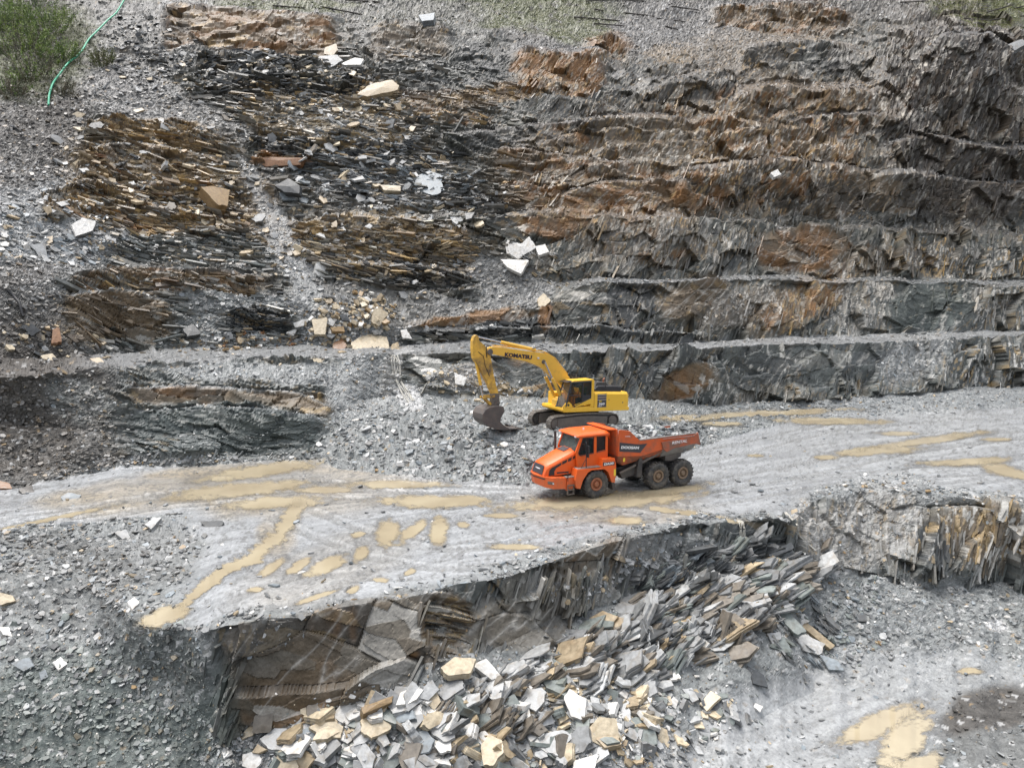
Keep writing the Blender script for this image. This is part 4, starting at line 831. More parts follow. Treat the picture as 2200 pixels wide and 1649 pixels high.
def slab_plane(u, v, lift, nseed):
    p, n = surf(u, v)
    to = Vector((0, 0, CAM_H)) - p; to.normalize()
    n = (n * .55 + Vector((0, 0, 1)) * .35 + to * .45 + Vector(nseed) * .18).normalized()
    return p + n * lift, n
def on_plane(poly, p, n):
    d = rays([q[0] for q in poly], [q[1] for q in poly])
    o = np.array([0, 0, CAM_H]); pn = np.array(p) - o; nn = np.array(n)
    t = (pn @ nn) / (d @ nn)
    return o + d * t[:, None]
NOUNS = {'slab', 'block', 'boulder', 'plank', 'wedge', 'plate', 'beam', 'rock', 'stone', 'nodule'}
hand_spots = []
for poly, colr, th, lab in HAND:
    cu, cvv = np.mean([q[0] for q in poly]), np.mean([q[1] for q in poly])
    rg = np.random.default_rng(int(cu * 31 + cvv))
    p, n = slab_plane(cu, cvv, 0, rg.normal(size=3))
    top = on_plane(poly, p, n)
    size = np.linalg.norm(top - top.mean(0), axis=1).mean()
    t = th * size * 1.3
    top = on_plane(poly, Vector(p) + n * (t * .55 + min(.45, .28 * size)), n)
    o = make_slab(top, n, t, colr, rg, 'slate_rock' if th < .4 else 'slate_block', 3 if th < .45 else 2)
    tag(o, lab, 'rock slab' if th < .4 else 'rock')
    hand_spots.append((cu, cvv, next((' '.join(lab.split()[:i + 1]) for i, w in enumerate(lab.split()) if w in NOUNS), None)))

# clusters of slabs: region, count, size range (m), thickness share, dip of the sheets (degrees, None = tumbled), palette, phrase
CLUSTERS = [
 ('pile',   (1000,1570,430,95,-6),  820, (.25,1.5), .2, None, 'grey5 pale9 white5 tan2 cream3 green3 brown1', 'in the tumbled front of the lower pile'),
 ('pile_r', (1330,1560,260,80,-6),  460, (.2,.9), .14, None, 'grey5 pale8 white4 tan1 cream2 green2', 'on the right flank of the lower pile'),
 ('stack',  (1480,1330,270,80,-22), 1300, (.7,2.6), .06, 26, 'brown5 grey7 green2 dark1 tan2 pale4', 'in the layered stack in the middle of the lower pile'),
 ('stack_s', (1450,1330,300,90,-22), 260, (.15,.6), .14, None, 'pale4 grey5 tan2 cream1 green2', 'scattered over the layered stack of the lower pile'),
 ('stack_l',(1120,1500,200,70,-28), 480, (.5,2.0), .07, 32, 'brown5 tan2 grey4 pale2', 'among the leaning sheets at the left of the lower pile'),
 ('stack_t',(1520,1215,150,34,-18), 380, (.5,2.0), .07, 24, 'dark5 green2 grey4 blue2', 'among the dark sheets below the trickling water'),
 ('planks', (1730,1370,70,70,45),   120, (.4,1.3), .10, -42, 'blue5 grey3 green3 pale1', 'among the sheets sliding down the right end of the lower pile'),
 ('scree_r',(1830,1340,70,90,45),   230, (.2,.55), .15, None, 'blue5 green4 pale2 grey3', 'in the blue grey scree right of the lower pile'),
 ('boulders',(750,690,100,52,-12),  300, (.35,1.1), .35, None, 'cream7 tan4 white4 ochre3 pale2', 'in the yellow boulder pile on the first bench'),
 ('bench_l',(520,735,140,18,-4),    160, (.3,.95), .25, None, 'tan3 brown3 ochre2 grey3 pale2 rust2', 'along the left half of the first bench'),
 ('bench_ll',(130,740,110,36,10),    60, (.3,.9), .3, None, 'cream3 tan2 grey3 dark2', 'at the left end of the first bench'),
 ('slide_t',(720,210,170,70,18),    620, (.4,2.0), .14, 10, 'tan5 cream6 dark2 grey3 pale3 white2', 'in the tan upper part of the rock slide'),
 ('slide_m',(800,350,200,60,6),     700, (.5,2.2), .12, -10, 'dark4 grey5 blue4 tan2 pale1', 'among the dark sheets in the middle of the rock slide'),
 ('slide_m2',(870,410,150,34,14),   380, (.4,1.6), .12, -12, 'blue4 grey4 pale2 dark3 tan1', 'around the large flat slab on the rock slide'),
 ('slide_b',(820,530,190,60,4),     420, (.5,1.8), .11, -6, 'brown4 tan6 ochre2 cream2 dark1', 'among the brown sheets at the foot of the rock slide'),
 ('slide_e',(1180,575,100,34,22),   190, (.4,1.4), .16, -24, 'tan4 cream2 brown3 white2 grey2', 'at the pointed right end of the rock slide'),
 ('out_l',  (330,400,170,90,4),     330, (.5,1.9), .13, -4, 'tan6 brown3 ochre4 cream2 rust1', 'among the tan ledges of the left outcrop'),
 ('scree_l',(110,500,150,70,6),     480, (.3,1.3), .13, None, 'blue4 pale4 grey4 white1 tan1', 'on the pale scree at the left'),
 ('tumble_t', (690,200,180,60,18), 300, (.4,1.9), .16, None, 'tan3 grey3 cream5 pale4 white1', 'tumbled over the upper part of the rock slide'),
 ('tumble_m', (830,390,210,70,8), 380, (.4,1.9), .16, None, 'grey5 blue4 dark1 pale5 cream1', 'tumbled over the middle of the rock slide'),
 ('tumble_l', (330,430,190,90,4), 260, (.3,1.5), .2, None, 'tan5 cream2 brown2 ochre2 grey3 pale1', 'tumbled over the left outcrop'),
 ('tumble_a', (570,360,470,230,12), 900, (.3,1.7), .16, None, 'grey5 tan4 cream2 dark4 pale3 brown3', 'strewn over the slumped left half of the wall'),
 ('fines', (1050,1540,470,110,-8), 1500, (.07,.24), .2, None, 'grey5 pale5 cream1 tan2 green2 white1', 'filling the gaps of the lower pile'),
 ('tumble_b', (800,560,220,60,6), 220, (.3,1.2), .16, None, 'brown4 grey4 tan2 pale1', 'tumbled at the foot of the rock slide'),
 ('scree_l2',(330,540,160,24,4),    150, (.3,.9), .14, None, 'grey3 tan3 pale2 brown2 blue2', 'along the ledge below the left outcrop'),
 ('dark_t', (560,165,130,50,14),    230, (.6,2.0), .10, 14, 'dark5 grey4', 'among the dark sheets at the top left of the rock slide'),
 ('left_t', (330,130,110,70,24),    420, (.3,1.2), .14, None, 'dark4 grey5 tan1', 'on the dark scree right of the green hose'),
 ('mound',  (960,950,250,70,2),     850, (.2,.8), .16, None, 'grey6 pale3 blue3 white1', 'on the rubble mound in front of the excavator'),
 ('mound2', (1480,920,70,30,8),     120, (.25,.8), .16, None, 'grey5 pale3 dark2', 'behind the tail of the dump truck'),
 ('mound3', (1010,830,110,36,5),    150, (.25,.8), .2, None, 'pale4 grey3 cream2 tan1', 'on the broken rock behind the excavator boom'),
 ('bank_l', (150,1400,180,100,20),  150, (.15,.45), .2, None, 'grey5 pale2 dark2 green2', 'on the left gravel slope'),
 ('edge_m', (1300,1240,150,24,-18), 120, (.2,.6), .18, None, 'grey4 pale3 tan2', 'on the broken edge of the platform'),
]
slabs = []
for name, (cx, cy, rx, ry, ang), n, (s0, s1), th, dip, pal, phrase in CLUSTERS:
    rg = np.random.default_rng(abs(hash(name)) % 1000 if False else sum(map(ord, name)))
    words = []
    for w in pal.split(): words += [w.rstrip('0123456789')] * int(''.join(c for c in w if c.isdigit()))
    a = R(ang)
    nblk = 0 if dip is None else n // 9
    for k in range(n if dip is None else n // 3 + nblk):
        blk = k < nblk
        rr = math.sqrt(rg.uniform()); t = rg.uniform(0, 2 * math.pi)
        if rg.uniform() < .2: rr *= 1.25
        x, y = rr * rx * math.cos(t), rr * ry * math.sin(t)
        u, v = cx + x * math.cos(a) - y * math.sin(a), cy + x * math.sin(a) + y * math.cos(a)
        if v > 1690: continue
        p, nn = surf(u, v)
        s = s0 * (s1 / s0) ** (rg.uniform() ** 1.8)
        if dip is None:
            nn = (nn * .75 + Vector((0, 0, .35)) + Vector(rg.normal(size=3)) * .38).normalized()
            ax = nn.cross(Vector(rg.normal(size=3))).normalized(); el = rg.uniform(.55, 1.0)
            lift = s * th * rg.uniform(.2, 1.6)
        else:
            d = R(dip + rg.normal() * (13 if blk else 8) + 7 * math.sin(u / 70))
            ax = Vector((math.cos(d), rg.normal() * .12, math.sin(d))).normalized()
            nn = Vector((-math.sin(d) + rg.normal() * .06, -.06 + rg.normal() * .14, math.cos(d))); nn = (nn - ax * nn.dot(ax)).normalized()
            s *= 1.7 if rg.uniform() < .06 else 1; el = rg.uniform(.14, .45); lift = s * rg.uniform(-.04, .16)
        bx = nn.cross(ax).normalized()
        m = int(rg.integers(4, 7)); th0 = rg.uniform(0, 6.28)
        if blk:
            s = s0 * (s1 / s0) ** rg.uniform(.35, 1.0); el = rg.uniform(.45, .8); lift = s * rg.uniform(0, .2)
        ring = []
        for q in range(m):
            aa = th0 + 2 * math.pi * (q + rg.uniform(-.3, .3)) / m; r_ = .5 * s * rg.uniform(.75, 1.1)
            ring.append(np.array(p + nn * lift + ax * (math.cos(aa) * r_) + bx * (math.sin(aa) * r_ * el)))
        c = words[int(rg.integers(len(words)))]
        sheets = None
        if blk:
            sheets = []; off = 0.0; cb = np.array(PAL[c])
            for q in range(int(rg.integers(4, 10))):
                tq = s * rg.uniform(.03, .075); sc = rg.uniform(.72, 1.08); sh = np.array(ax) * rg.normal() * .12 * s + np.array(bx) * rg.normal() * .07 * s
                cen = np.mean(ring, 0); sheets.append(([cen + (r0 - cen) * sc * rg.uniform(.9, 1.08) + sh - np.array(nn) * off for r0 in ring], tq, tuple(cb * rg.uniform(.7, 1.25)))); off += tq * rg.uniform(.9, 1.15)
        px = s * FPX / p.y * (1 if dip is None or blk else .5) * (1 if 0 < u < 2200 and v < 1640 else .2)
        slabs.append(dict(px=px, top=ring, n=np.array(nn), th=s * th * rg.uniform(.7, 1.4), c=c, name=name, phrase=phrase, uv=(u, v), sheets=sheets, seed=int(rg.integers(1 << 30))))
slabs.sort(key=lambda d: -d['px'])
# the largest lie as objects of their own, the rest joined per heap
N_OWN = 300 - len(HAND)
own = slabs[:N_OWN]
from collections import Counter
_cnt = Counter(h[2] for h in hand_spots)
LANDMARKS = [h for h in hand_spots if h[2] and _cnt[h[2]] == 1]
used = set()
for d in own:
    o = make_slab(d['top'], d['n'], d['th'], d['c'], np.random.default_rng(d['seed']), 'layered_rock' if d['sheets'] else 'slate_rock', 3, d)
    u, v = d['uv']; big_ = 'large ' if d['px'] > 60 else ''
    lab = None; kind_ = 'layered block' if d['sheets'] else 'slab'
    for hu, hv, hn in sorted(LANDMARKS, key=lambda h: math.hypot(h[0] - u, h[1] - v))[:40]:
        dx, dy = u - hu, v - hv
        where = ('right of' if dx > 0 else 'left of') if abs(dx) > 1.3 * abs(dy) else ('below' if dy > 0 else 'above')
        far = 'just ' if math.hypot(dx, dy) < 45 else ''
        t = f"{big_}{WORD[d['c']]} {kind_} {far}{where} the {hn} {d['phrase']}"
        if len(t.split()) > 16: t = f"{big_}{WORD[d['c']]} {kind_} {far}{where} the {hn}"
        if t not in used and len(t.split()) <= 16: lab = t; break
    lab = lab or f"{big_}{WORD[d['c']]} slate {kind_} {d['phrase']}"
    used.add(lab)
    tag(o, lab, 'rock slab', 'slabs ' + d['phrase'])
heaps = {}
for d in slabs[N_OWN:]: heaps.setdefault(d['name'], []).append(d)
for nm, ds in heaps.items():
    vs, fs, cs = [], [], []
    for d in ds:
        a, f, c = layered(d, np.random.default_rng(d['seed'])) if d['sheets'] else slab_mesh(d['top'], d['n'], d['th'], d['c'], np.random.default_rng(d['seed']), 1)
        k = len(vs); vs += a; fs += [tuple(i + k for i in q) for q in f]; cs.append(c)
    me = bpy.data.meshes.new('slate_heap'); me.from_pydata(vs, [], fs); set_cols(me, np.concatenate(cs)); me.materials.append(MAT_SLAB); me.update()
    o = link('slate_heap', me); tag(o, 'smaller slate pieces ' + ds[0]['phrase'], None, None, 'stuff')

# chips: five-sided plates strewn over everything that is not bare rock or road
def chips(name, label, dens, n, s0, s1, pw, seed):
    rg = np.random.default_rng(seed)
    inb = (U > -50) & (U < 2250) & (V > -30) & (V < 1690)
    w = (dens * inb).reshape(-1).astype(np.float64); w = np.cumsum(w); w /= w[-1]
    ix = np.searchsorted(w, rg.uniform(size=n)); r_, c_ = np.unravel_index(ix, (NR, NC))
    p = Q[r_, c_] + rg.normal(size=(n, 3)) * .05; nn = N0[r_, c_] * .8 + np.array([0, 0, .25]) + rg.normal(size=(n, 3)) * .28
    nn /= np.linalg.norm(nn, axis=1, keepdims=True)
    ax = np.cross(nn, rg.normal(size=(n, 3))); ax /= np.linalg.norm(ax, axis=1, keepdims=True); bx = np.cross(nn, ax)
    dd = D[r_, c_]
    s = s0 * (s1 / s0) ** (rg.uniform(size=n) ** pw); s = np.maximum(s, dd / FPX * 2.6)
    th = s * rg.uniform(.07, .2, n); el = rg.uniform(.35, .95, n)
    K = 5
    vv = np.empty((n, 2 * K, 3), np.float32); t0 = rg.uniform(0, 6.28, n)
    for q in range(K):
        aa = t0 + 2 * math.pi * (q + rg.uniform(-.3, .3, n)) / K; r = .5 * s * rg.uniform(.7, 1.1, n)
        e = ax * (np.cos(aa) * r)[:, None] + bx * (np.sin(aa) * r * el)[:, None]
        vv[:, q] = p + nn * (th * .8)[:, None] + e; vv[:, K + q] = p - nn * (th * .3)[:, None] + e * 1.05
    base = (np.arange(n) * 2 * K)[:, None]
    sides = np.concatenate([np.stack([base + q, base + K + q, base + K + (q + 1) % K, base + (q + 1) % K], -1) for q in range(K)], 1).reshape(-1, 4)
    tops = base + np.arange(K)[None]
    me = bpy.data.meshes.new(name)
    nf4, nf5 = len(sides), n
    me.vertices.add(n * 2 * K); me.vertices.foreach_set('co', vv.reshape(-1))
    li = np.concatenate([sides.reshape(-1), tops.reshape(-1)]).astype(np.int32)
    me.loops.add(len(li)); me.loops.foreach_set('vertex_index', li)
    ls = np.concatenate([np.arange(nf4) * 4, nf4 * 4 + np.arange(nf5) * K]).astype(np.int32)
    me.polygons.add(nf4 + nf5); me.polygons.foreach_set('loop_start', ls); me.polygons.foreach_set('use_smooth', np.zeros(len(ls), bool)); me.update()
    f = lambda k: F[k][r_, c_]
    col = np.tile(np.array([.20, .204, .202]), (n, 1)); x = rg.uniform(size=n)
    def put(c, m): col[m] = c
    put(PAL['blue'], x < .2); put((.12, .125, .125), (x > .2) & (x < .3 + .35 * f('dark')))
    put(PAL['green'], rg.uniform(size=n) < f('green') * .6); put(PAL['soil'], rg.uniform(size=n) < f('soil') * .85)
    put(PAL['tan'], rg.uniform(size=n) < .05 + .55 * f('tan') + .12 * f('warm')); put(PAL['ochre'], rg.uniform(size=n) < .015 + .25 * f('rust') + .1 * f('warm'))
    put(PAL['pale'], rg.uniform(size=n) < (.12 + .3 * f('gpale')) * (1 - .75 * f('soil')) * (1 - .4 * f('gdark'))); put(PAL['white'], rg.uniform(size=n) < (.03 + .1 * f('gpale')) * (1 - .6 * f('soil')))
    col *= rg.uniform(.75, 1.25, (n, 1)) * (1 - .42 * f('gdark'))[:, None] * np.where(f('gdark')[:, None] > .3, np.array([1.04, 1, .95]), 1)
    lw = (.75 * np.maximum(np.maximum(f('gdark'), f('soil')), .8 * f('green')))[:, None] * (rg.uniform(size=(n, 1)) > .1); col = col * (1 - lw) + C[r_, c_] * rg.uniform(.8, 1.7, (n, 1)) * lw
    set_cols(me, np.repeat(np.clip(col, .02, .75), 2 * K, 0)); me.materials.append(MAT_CHIP)
    o = link(name, me); tag(o, label, None, None, 'stuff')
gravel = (1 - F['rock']) * (1 - .95 * F['road']) * (1 - hol) * (1 - .6 * F['grass']) + .22 * F['rock'] * hold
up_ = bi[:, None] >= BAND['face1_top']; lo_ = bi[:, None] < BAND['road_edge']
chips('slate_chips', 'small slate chips strewn over the pit floor and its slopes', gravel * lo_ * (1 - .5 * F['soil']), 34000, .04, .36, 4.0, 1)
chips('slate_chips', 'small slate chips strewn over the rubble bank and the road', gravel * (~lo_ & ~up_), 20000, .09, .5, 2.6, 2)
chips('slate_chips', 'small slate chips lying on the benches and ledges of the wall', gravel * up_, 30000, .12, .7, 2.2, 3)

# rock plates split along the cleavage or the bedding, standing a little proud of the faces
def plates(label, dens, n, ang, dang, la, lb, pr, seed, gain=1.0):
    rg = np.random.default_rng(seed)
    inb = (U > -120) & (U < 2320) & (V > -40) & (V < 1690)
    w = np.cumsum((dens * inb).reshape(-1).astype(np.float64)); w /= w[-1]
    ix = np.searchsorted(w, rg.uniform(size=n)); r_, c_ = np.unravel_index(ix, (NR, NC))
    p = Q[r_, c_].astype(float); nn = N0[r_, c_] + np.array([0, -.35, 0]) + rg.normal(size=(n, 3)) * .09; nn /= np.linalg.norm(nn, axis=1, keepdims=True)
    up = np.cross(nn, np.array([1., 0, 0])); up *= np.sign(up[:, 2:3]); up /= np.linalg.norm(up, axis=1, keepdims=True)
    sx = np.cross(up, nn); sx *= np.sign(sx[:, :1])
    a = np.radians(ang + rg.normal(size=n) * dang)[:, None]
    A_ = sx * np.cos(a) + up * np.sin(a); B_ = -sx * np.sin(a) + up * np.cos(a)
    L1 = la[0] * (la[1] / la[0]) ** (rg.uniform(size=n) ** 1.5); L2 = lb[0] * (lb[1] / lb[0]) ** (rg.uniform(size=n) ** 1.3); pro = rg.uniform(pr[0], pr[1], n)
    vv = np.empty((n, 8, 3), np.float32); k = 0
    tl1, tl2 = rg.normal(size=n) * .35, rg.normal(size=n) * .35
    for s3 in (-1, 1):
        for s1, s2 in ((-1, -1), (1, -1), (1, 1), (-1, 1)):
            j1, j2 = rg.uniform(.72, 1.1, n), rg.uniform(.72, 1.12, n)
            h = np.where(s3 > 0, pro * (1 + s1 * tl1 + s2 * tl2), -.5 * L2 - .2)
            vv[:, k] = p + A_ * (s1 * .5 * L1 * j1)[:, None] + B_ * (s2 * .5 * L2 * j2)[:, None] + nn * h[:, None]; k += 1
    base = (np.arange(n) * 8)[:, None]
    q = np.array([[4, 5, 6, 7], [0, 1, 5, 4], [1, 2, 6, 5], [2, 3, 7, 6], [3, 0, 4, 7]])
    f = (base[:, :, None] + q[None]).reshape(-1, 4)
    me = bpy.data.meshes.new('rock_plates'); me.vertices.add(n * 8); me.vertices.foreach_set('co', vv.reshape(-1))
    me.loops.add(f.size); me.loops.foreach_set('vertex_index', f.reshape(-1).astype(np.int32)); me.polygons.add(len(f)); me.polygons.foreach_set('loop_start', np.arange(0, f.size, 4, dtype=np.int32)); me.polygons.foreach_set('use_smooth', np.zeros(len(f), bool)); me.update()
    c = C[r_, c_] * rg.uniform(.75, 1.25, (n, 1)) * gain; g = c.mean(1, keepdims=True); c = g + (c - g) * rg.uniform(.7, 1.3, (n, 1))
    set_cols(me, np.repeat(np.clip(c, .015, .6), 8, 0)); me.materials.append(MAT_CHIP)
    tag(link('rock_plates', me), label, None, None, 'stuff')
_sh = lambda a, k: np.concatenate([a[k:], np.repeat(a[-1:], k, 0)], 0)
rk_ = F['rock'] * _sh(F['rock'], 9) * _sh(F['rock'], 18) * (1 - hold) * (1 - .75 * F['block'])
plates('thin steep rock plates split along the right part of the quarry wall', rk_ * cl * up_, 1500, 70, 5, (.8, 3.6), (.06, .24), (.0, .13), 11)
plates('steep rock plates in the face of the first bench and the right lower face', rk_ * cl * ~up_, 1100, 70, 6, (.4, 2.2), (.05, .18), (.0, .09), 13)
plates('flat lying rock layers in the slumped left half of the wall', rk_ * bd * (V < 760), 2600, -5, 9, (.6, 3.2), (.08, .34), (.02, .26), 14, 1.3)
# ------------------------------------------------------------------ machines
def paint_mat(name, col, rough=.4, dirt=(.16, .13, .10), amount=.35, lowz=None, spec=.5, scale=2.2, metal=0.0):
    m, nt, b = new_mat(name)
    ln = nt.links.new
    tc = nt.nodes.new('ShaderNodeTexCoord'); nz = nt.nodes.new('ShaderNodeTexNoise'); nz.inputs['Scale'].default_value = scale; nz.inputs['Detail'].default_value = 7; nz.inputs['Roughness'].default_value = .7
    ln(tc.outputs['Object'], nz.inputs['Vector'])
    ra = nt.nodes.new('ShaderNodeMapRange'); ra.inputs[1].default_value = .62 - amount * .35; ra.inputs[2].default_value = .86 - amount * .3; ra.inputs[3].default_value = 0; ra.inputs[4].default_value = min(1, .35 + amount)
    ln(nz.outputs['Fac'], ra.inputs[0])
    fac = ra.outputs[0]
    if lowz is not None:                                   # mud thrown up from the wheels
        sx = nt.nodes.new('ShaderNodeSeparateXYZ'); ln(tc.outputs['Object'], sx.inputs[0])
        rz = nt.nodes.new('ShaderNodeMapRange'); rz.inputs[1].default_value = lowz[0]; rz.inputs[2].default_value = lowz[1]; rz.inputs[3].default_value = lowz[2]; rz.inputs[4].default_value = 0
        ln(sx.outputs['Z'], rz.inputs[0])
        mu = nt.nodes.new('ShaderNodeMath'); mu.operation = 'MULTIPLY'; ln(rz.outputs[0], mu.inputs[0]); ln(nz.outputs['Fac'], mu.inputs[1])
        ad = nt.nodes.new('ShaderNodeMath'); ad.operation = 'ADD'; ad.use_clamp = True; ln(mu.outputs[0], ad.inputs[0]); ln(fac, ad.inputs[1]); fac = ad.outputs[0]
    mx = nt.nodes.new('ShaderNodeMix'); mx.data_type = 'RGBA'; mx.inputs['A'].default_value = (*col, 1); mx.inputs['B'].default_value = (*dirt, 1)
    ln(fac, mx.inputs['Factor']); ln(mx.outputs['Result'], b.inputs['Base Color'])
    rr = nt.nodes.new('ShaderNodeMapRange'); rr.inputs[3].default_value = rough; rr.inputs[4].default_value = .75; ln(fac, rr.inputs[0]); ln(rr.outputs[0], b.inputs['Roughness'])
    b.inputs['Metallic'].default_value = metal; b.inputs['Specular IOR Level'].default_value = spec
    return m
ORANGE = paint_mat('orange_paint', (.76, .12, .018), .34, (.24, .13, .075), .16, lowz=(.5, 1.9, .9))
ORANGE_W = paint_mat('worn_orange_paint', (.62, .11, .025), .5, (.16, .10, .07), .45, scale=1.4)
ORANGE_L = paint_mat('rusty_orange_paint', (.46, .10, .035), .6, (.15, .11, .085), .7, scale=1.8)
YELLOW = paint_mat('yellow_paint', (.80, .47, .04), .35, (.30, .21, .09), .12)
YELLOW_W = paint_mat('worn_yellow_paint', (.78, .46, .065), .42, (.22, .15, .07), .22, scale=1.3)
YELLOW_D = paint_mat('muddy_yellow_paint', (.74, .43, .06), .5, (.07, .058, .05), .62, scale=.8)
BLACK = paint_mat('black_panel', (.025, .025, .028), .4, (.12, .11, .10), .12)
DARKGREY = paint_mat('charcoal_decal', (.055, .052, .06), .4, (.12, .11, .10), .1)
STEEL_D = paint_mat('muddy_steel', (.10, .088, .078), .55, (.17, .145, .12), .6, scale=2.5)
STEEL_B = paint_mat('worn_bucket_steel', (.085, .075, .07), .45, (.16, .125, .10), .5)
SHOE = paint_mat('track_steel', (.15, .13, .11), .5, (.28, .26, .23), .6, scale=5)
FRAME = paint_mat('dark_chassis', (.045, .042, .042), .5, (.14, .125, .105), .5, scale=3)
CHROME = paint_mat('cylinder_rod', (.55, .56, .58), .2, (.3, .29, .28), .1, metal=.8)
TRAYGREY = paint_mat('bare_worn_tray', (.26, .245, .23), .5, (.15, .12, .10), .5)
RUBBER = paint_mat('tyre_rubber', (.030, .030, .032), .6, (.15, .135, .11), .55, scale=3.5)
RIM = paint_mat('rusty_rim', (.30, .10, .045), .55, (.17, .12, .08), .45, scale=4)
RIM2 = paint_mat('muddy_rim', (.20, .135, .085), .6, (.15, .12, .09), .5, scale=4)
WHITE = paint_mat('white_decal', (.80, .80, .80), .4, (.7, .68, .65), .0)
YDECAL = paint_mat('yellow_decal', (.75, .55, .05), .4, (.4, .33, .15), .1)
NAVY = paint_mat('navy_decal', (.018, .014, .04), .45, (.03, .025, .03), .0)
LAMP = paint_mat('lamp_lens', (.65, .66, .68), .12, (.3, .3, .3), .1)
SEATM = paint_mat('seat_cloth', (.05, .05, .055), .8, (.08, .08, .08), .1)
HIVIS = paint_mat('yellow_vest_cloth', (.55, .6, .06), .8, (.3, .33, .05), .2)
def glass_mat(name, tint, alpha):
    m, nt, b = new_mat(name)
    b.inputs['Base Color'].default_value = (*tint, 1); b.inputs['Roughness'].default_value = .04; b.inputs['IOR'].default_value = 1.5
    b.inputs['Alpha'].default_value = alpha; b.inputs['Specular IOR Level'].default_value = .8
    return m
GLASS = glass_mat('cab_glass', (.10, .125, .12), .55)
GLASS_D = glass_mat('dark_cab_glass', (.03, .04, .04), .62)

class MB:
    """collects simple shapes, then links them as one mesh object"""
    def __init__(s): s.bm = bmesh.new()
    def faces(s, vs, fs):
        b = [s.bm.verts.new(v) for v in vs]
        for f in fs:
            try: s.bm.faces.new([b[i] for i in f])
            except ValueError: pass
        return s
    def loft(s, loops, caps=True, closed=True):
        n = len(loops[0]); vs = [tuple(p) for l in loops for p in l]; fs = []
        for k in range(len(loops) - 1):
            for i in range(n if closed else n - 1):
                j = (i + 1) % n; fs.append((k * n + i, k * n + j, (k + 1) * n + j, (k + 1) * n + i))
        if caps: fs += [tuple(range(n))[::-1], tuple(range((len(loops) - 1) * n, len(loops) * n))]
        return s.faces(vs, fs)
    def prism(s, xz, y0, y1):
        return s.loft([[(x, y0, z) for x, z in xz], [(x, y1, z) for x, z in xz]])
    def box(s, a, b):
        (x0, y0, z0), (x1, y1, z1) = a, b
        return s.loft([[(x0, y0, z0), (x1, y0, z0), (x1, y1, z0), (x0, y1, z0)], [(x0, y0, z1), (x1, y0, z1), (x1, y1, z1), (x0, y1, z1)]])
    def tube(s, pts, r, n=8, caps=True):
        pts = [Vector(p) for p in pts]; rs = r if isinstance(r, (list, tuple)) else [r] * len(pts)
        loops = []
        up = Vector((0, 0, 1))
        for i, p in enumerate(pts):
            d = (pts[min(i + 1, len(pts) - 1)] - pts[max(i - 1, 0)]).normalized()
            a = d.cross(up if abs(d.z) < .9 else Vector((0, 1, 0))).normalized(); b = d.cross(a)
            loops.append([p + (a * math.cos(2 * math.pi * k / n) + b * math.sin(2 * math.pi * k / n)) * rs[i] for k in range(n)])
        return s.loft(loops, caps)
    def lathe(s, prof, c, n=28):
        """profile [(radius, y)] turned about the y axis through c"""
        m = len(prof); vs = []; fs = []
        for k in range(n):
            a = 2 * math.pi * k / n
            for r, y in prof: vs.append((c[0] + r * math.cos(a), c[1] + y, c[2] + r * math.sin(a)))
        for k in range(n):
            for i in range(m - 1):
                k2 = (k + 1) % n; fs.append((k * m + i, k * m + i + 1, k2 * m + i + 1, k2 * m + i))
        return s.faces(vs, fs)
    def build(s, name, mat, parent=None, bevel=0.0, smooth=False):
        bm = s.bm
        bmesh.ops.recalc_face_normals(bm, faces=bm.faces)
        if bevel:
            es = [e for e in bm.edges if len(e.link_faces) == 2 and e.calc_face_angle(0) > .5]
            bmesh.ops.bevel(bm, geom=es, offset=bevel, segments=2, profile=.6, affect='EDGES', clamp_overlap=True)
        me = bpy.data.meshes.new(name); bm.to_mesh(me); bm.free()
        me.materials.append(mat)
        if smooth:
            for p in me.polygons: p.use_smooth = True
            me.set_sharp_from_angle(angle=R(38))
        return link(name, me, parent)

def lettering(name, text, mat, parent, origin, xdir, updir, height, width=None, bold=.02, shear=0.0, depth=.006):
    """raised flat lettering; xdir runs along the line of text"""
    cu = bpy.data.curves.new(name, 'FONT'); cu.body = text; cu.size = 1.0; cu.offset = bold; cu.shear = shear; cu.extrude = .004; cu.align_x = 'LEFT'; cu.resolution_u = 3
    tmp = bpy.data.objects.new('tmp_text', cu); COL.objects.link(tmp)
    bpy.context.view_layer.update()
    me = bpy.data.meshes.new_from_object(tmp.evaluated_get(bpy.context.evaluated_depsgraph_get()))
    bpy.data.objects.remove(tmp); bpy.data.curves.remove(cu)
    co = np.empty(len(me.vertices) * 3, np.float32); me.vertices.foreach_get('co', co); co = co.reshape(-1, 3)
    lo, hi = co.min(0), co.max(0)
    sx = (width / (hi[0] - lo[0])) if width else height / (hi[1] - lo[1]); sy = height / (hi[1] - lo[1])
    X_, U_ = Vector(xdir).normalized(), Vector(updir).normalized(); N_ = X_.cross(U_)
    out = np.array(origin)[None] + (co[:, :1] - lo[0]) * sx * np.array(X_) + (co[:, 1:2] - lo[1]) * sy * np.array(U_) + (co[:, 2:3] / .004) * depth * np.array(N_)
    me.vertices.foreach_set('co', out.astype(np.float32).reshape(-1)); me.update()
    me.materials.clear(); me.materials.append(mat)
    me.name = name
    return link(name, me, parent)

